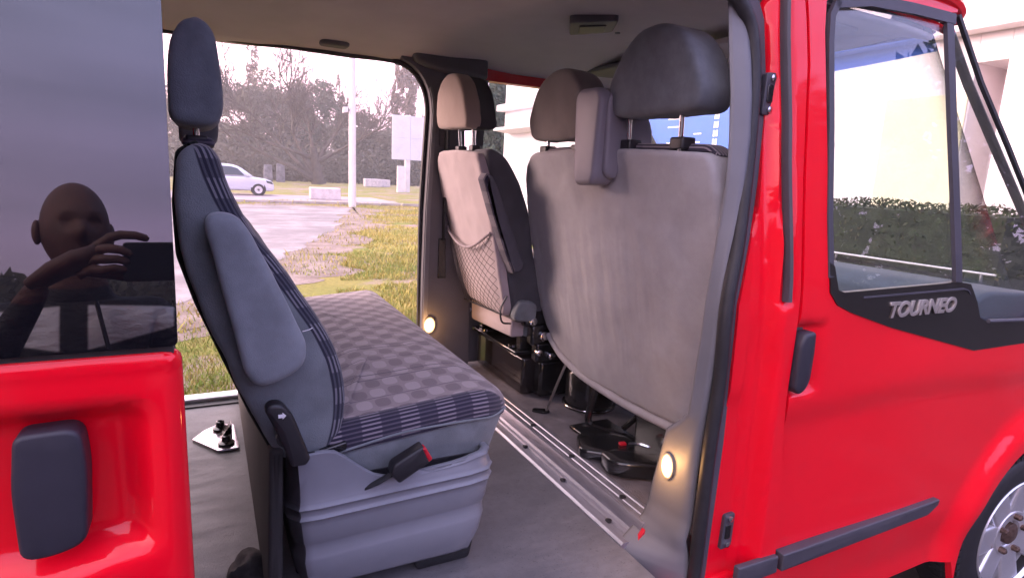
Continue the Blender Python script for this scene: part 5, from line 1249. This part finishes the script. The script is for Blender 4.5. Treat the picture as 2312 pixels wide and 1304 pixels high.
# head, joined into the same mesh
hc = Vector((px+.008, py+.085, 1.785))
bm = bmesh.new(); bm.from_mesh(body)
hm = M()
def hd_(u, v):
    t = math.pi*v; a = 2*math.pi*u
    x = math.sin(t)*math.cos(a); y = math.sin(t)*math.sin(a); z = -math.cos(t)
    rx, ry, rz = .080, .100, .128
    f = max(0, y)
    jaw = sm(-.1, -.95, z)*(.30+.70*sm(-.35, .35, y))
    X = x*rx*(1-.30*jaw); Y = y*ry*(1-.15*jaw)+.018*jaw; Z = z*rz
    Y += .028*f*math.exp(-(x/.16)**2)*math.exp(-((z+.18)/.16)**2)*1.4            # nose
    Y -= .024*f*math.exp(-((abs(x)-.38)/.16)**2)*math.exp(-((z-.05)/.12)**2)       # eye sockets
    Y += .013*f*math.exp(-((abs(x)-.35)/.25)**2)*math.exp(-((z-.22)/.09)**2)       # brow
    Y += .006*f*math.exp(-(x/.3)**2)*math.exp(-((z+.52)/.06)**2)-.006*f*math.exp(-(x/.3)**2)*math.exp(-((z+.45)/.03)**2)
    return hc+Matrix.Rotation(R(-18), 3, 'Z') @ Vector((X, Y, Z))
hm.grid(36, 28, hd_)
# ears
for s in (-1, 1):
    c = hc+Matrix.Rotation(R(-18), 3, 'Z') @ Vector((s*.083, -.008, -.012)); hm.ellip(c, (.012, .020, .034), 12, 8)
# left hand: palm from the wrist, four fingers over the phone and a thumb below
def hand(w, s):
    ex = -.192 if s > 0 else .012                                   # end of the phone this hand grips
    kn = Vector((ex-s*.052, -1.058, 1.690))                          # knuckles
    q = [w+Vector((0, 0, -.01)), w.lerp(kn, .35)+Vector((0, .006, 0)), w.lerp(kn, .7)+Vector((0, .010, 0)), kn]
    hm.tube(q, [.030, .040, .045, .034], 14, flat=.62)
    for k in range(4):
        b = kn+Vector((-s*(.004+.010*k), .004, .014-.0215*k))
        tip = Vector((ex+s*(.050-.004*k), -1.034, 1.722)) if k == 0 else Vector((ex+s*(.020-.006*k), -1.019, 1.702-.0200*k))
        mid = b.lerp(tip, .5)+Vector((0, .020-.012*(k == 0), .018-.006*k))
        hm.tube([b-Vector((s*.012, 0, .008)), b, b.lerp(mid, .6)+Vector((0, .005, .005)), mid, mid.lerp(tip, .6)+Vector((0, .004, .003)), tip, tip+Vector((s*.006, -.002, -.004))], [.0115, .0128, .0122, .0116, .0108, .0096, .0055], 10)
    b = w.lerp(kn, .45); hm.tube([b, b+Vector((s*.030, -.010, -.004)), Vector((ex+s*.006, -1.046, 1.626)), Vector((ex+s*.030, -1.046, 1.640))], [.016, .0135, .0118, .0085], 10)
hand(Vector(J[10][0])+Vector((-.02, 0, 0)), 1)
hand(Vector(J[15][0])+Vector((.03, 0, 0)), -1)
nv = len(bm.verts); base = [bm.verts.new(v) for v in hm.v]; bm.verts.ensure_lookup_table()
hf = []
for f in hm.f:
    try:
        q = bm.faces.new([base[i] for i in f]); q.material_index = 1; q.smooth = True; hf.append(q)
    except ValueError: pass
bm.faces.ensure_lookup_table(); hs = set(hf)
bmesh.ops.recalc_face_normals(bm, faces=hf)
for f in bm.faces:
    if f in hs: continue
    c = f.calc_center_median(); f.smooth = True
    if c.z < .07: f.material_index = 4
    elif c.z < .98: f.material_index = 3
    else: f.material_index = 0
bm.to_mesh(body); bm.free()
for m_2 in (jacket_mat(), mat('skin', (.085, .033, .023), .6, var=.2, vs=25), mat('pale_jacket_panel', (.50, .51, .60), .8, var=.08, vs=20), mat('trousers', (.02, .022, .03), .85, var=.2), mat('shoe', (.02, .02, .02), .5)):
    body.materials.append(m_2)
po = mesh_obj('person', body)
tag(po, 'bald man in black jacket with pale shoulder panels, photographing, mirrored in the dark glass', 'person')
sp3 = M().tube([(px+.055, py+.115, 1.58), (px+.08, py+.135, 1.46), (px+.10, py+.14, 1.28)], .014, 8, flat=.4); sp3.build('bag_strap', MT['belt'], po)
ph = M().puff(rpoly([(-.192, 1.612), (.012, 1.612), (.012, 1.712), (-.192, 1.712)], .010), 'y', -1.040, -1.031, .003, .003)
pho = tag(ph.build('phone', MT['gloss']), 'black phone held up in front of the face, mirrored in the dark glass', 'phone')

# ================================================================ evening haze
hzm = bpy.data.materials.new('haze'); hzm.use_nodes = True; ht = hzm.node_tree; ht.nodes.clear()
pv = ht.nodes.new('ShaderNodeVolumePrincipled'); pv.inputs['Color'].default_value = (.90, .89, .86, 1); pv.inputs['Density'].default_value = .0023; pv.inputs['Anisotropy'].default_value = .2
ho = ht.nodes.new('ShaderNodeOutputMaterial'); ht.links.new(pv.outputs[0], ho.inputs['Volume'])
tag(M().box(-910, 910, -910, 910, -1, 26).build('haze', hzm, smooth=False), 'thin evening haze over the field', 'haze', kind='stuff')
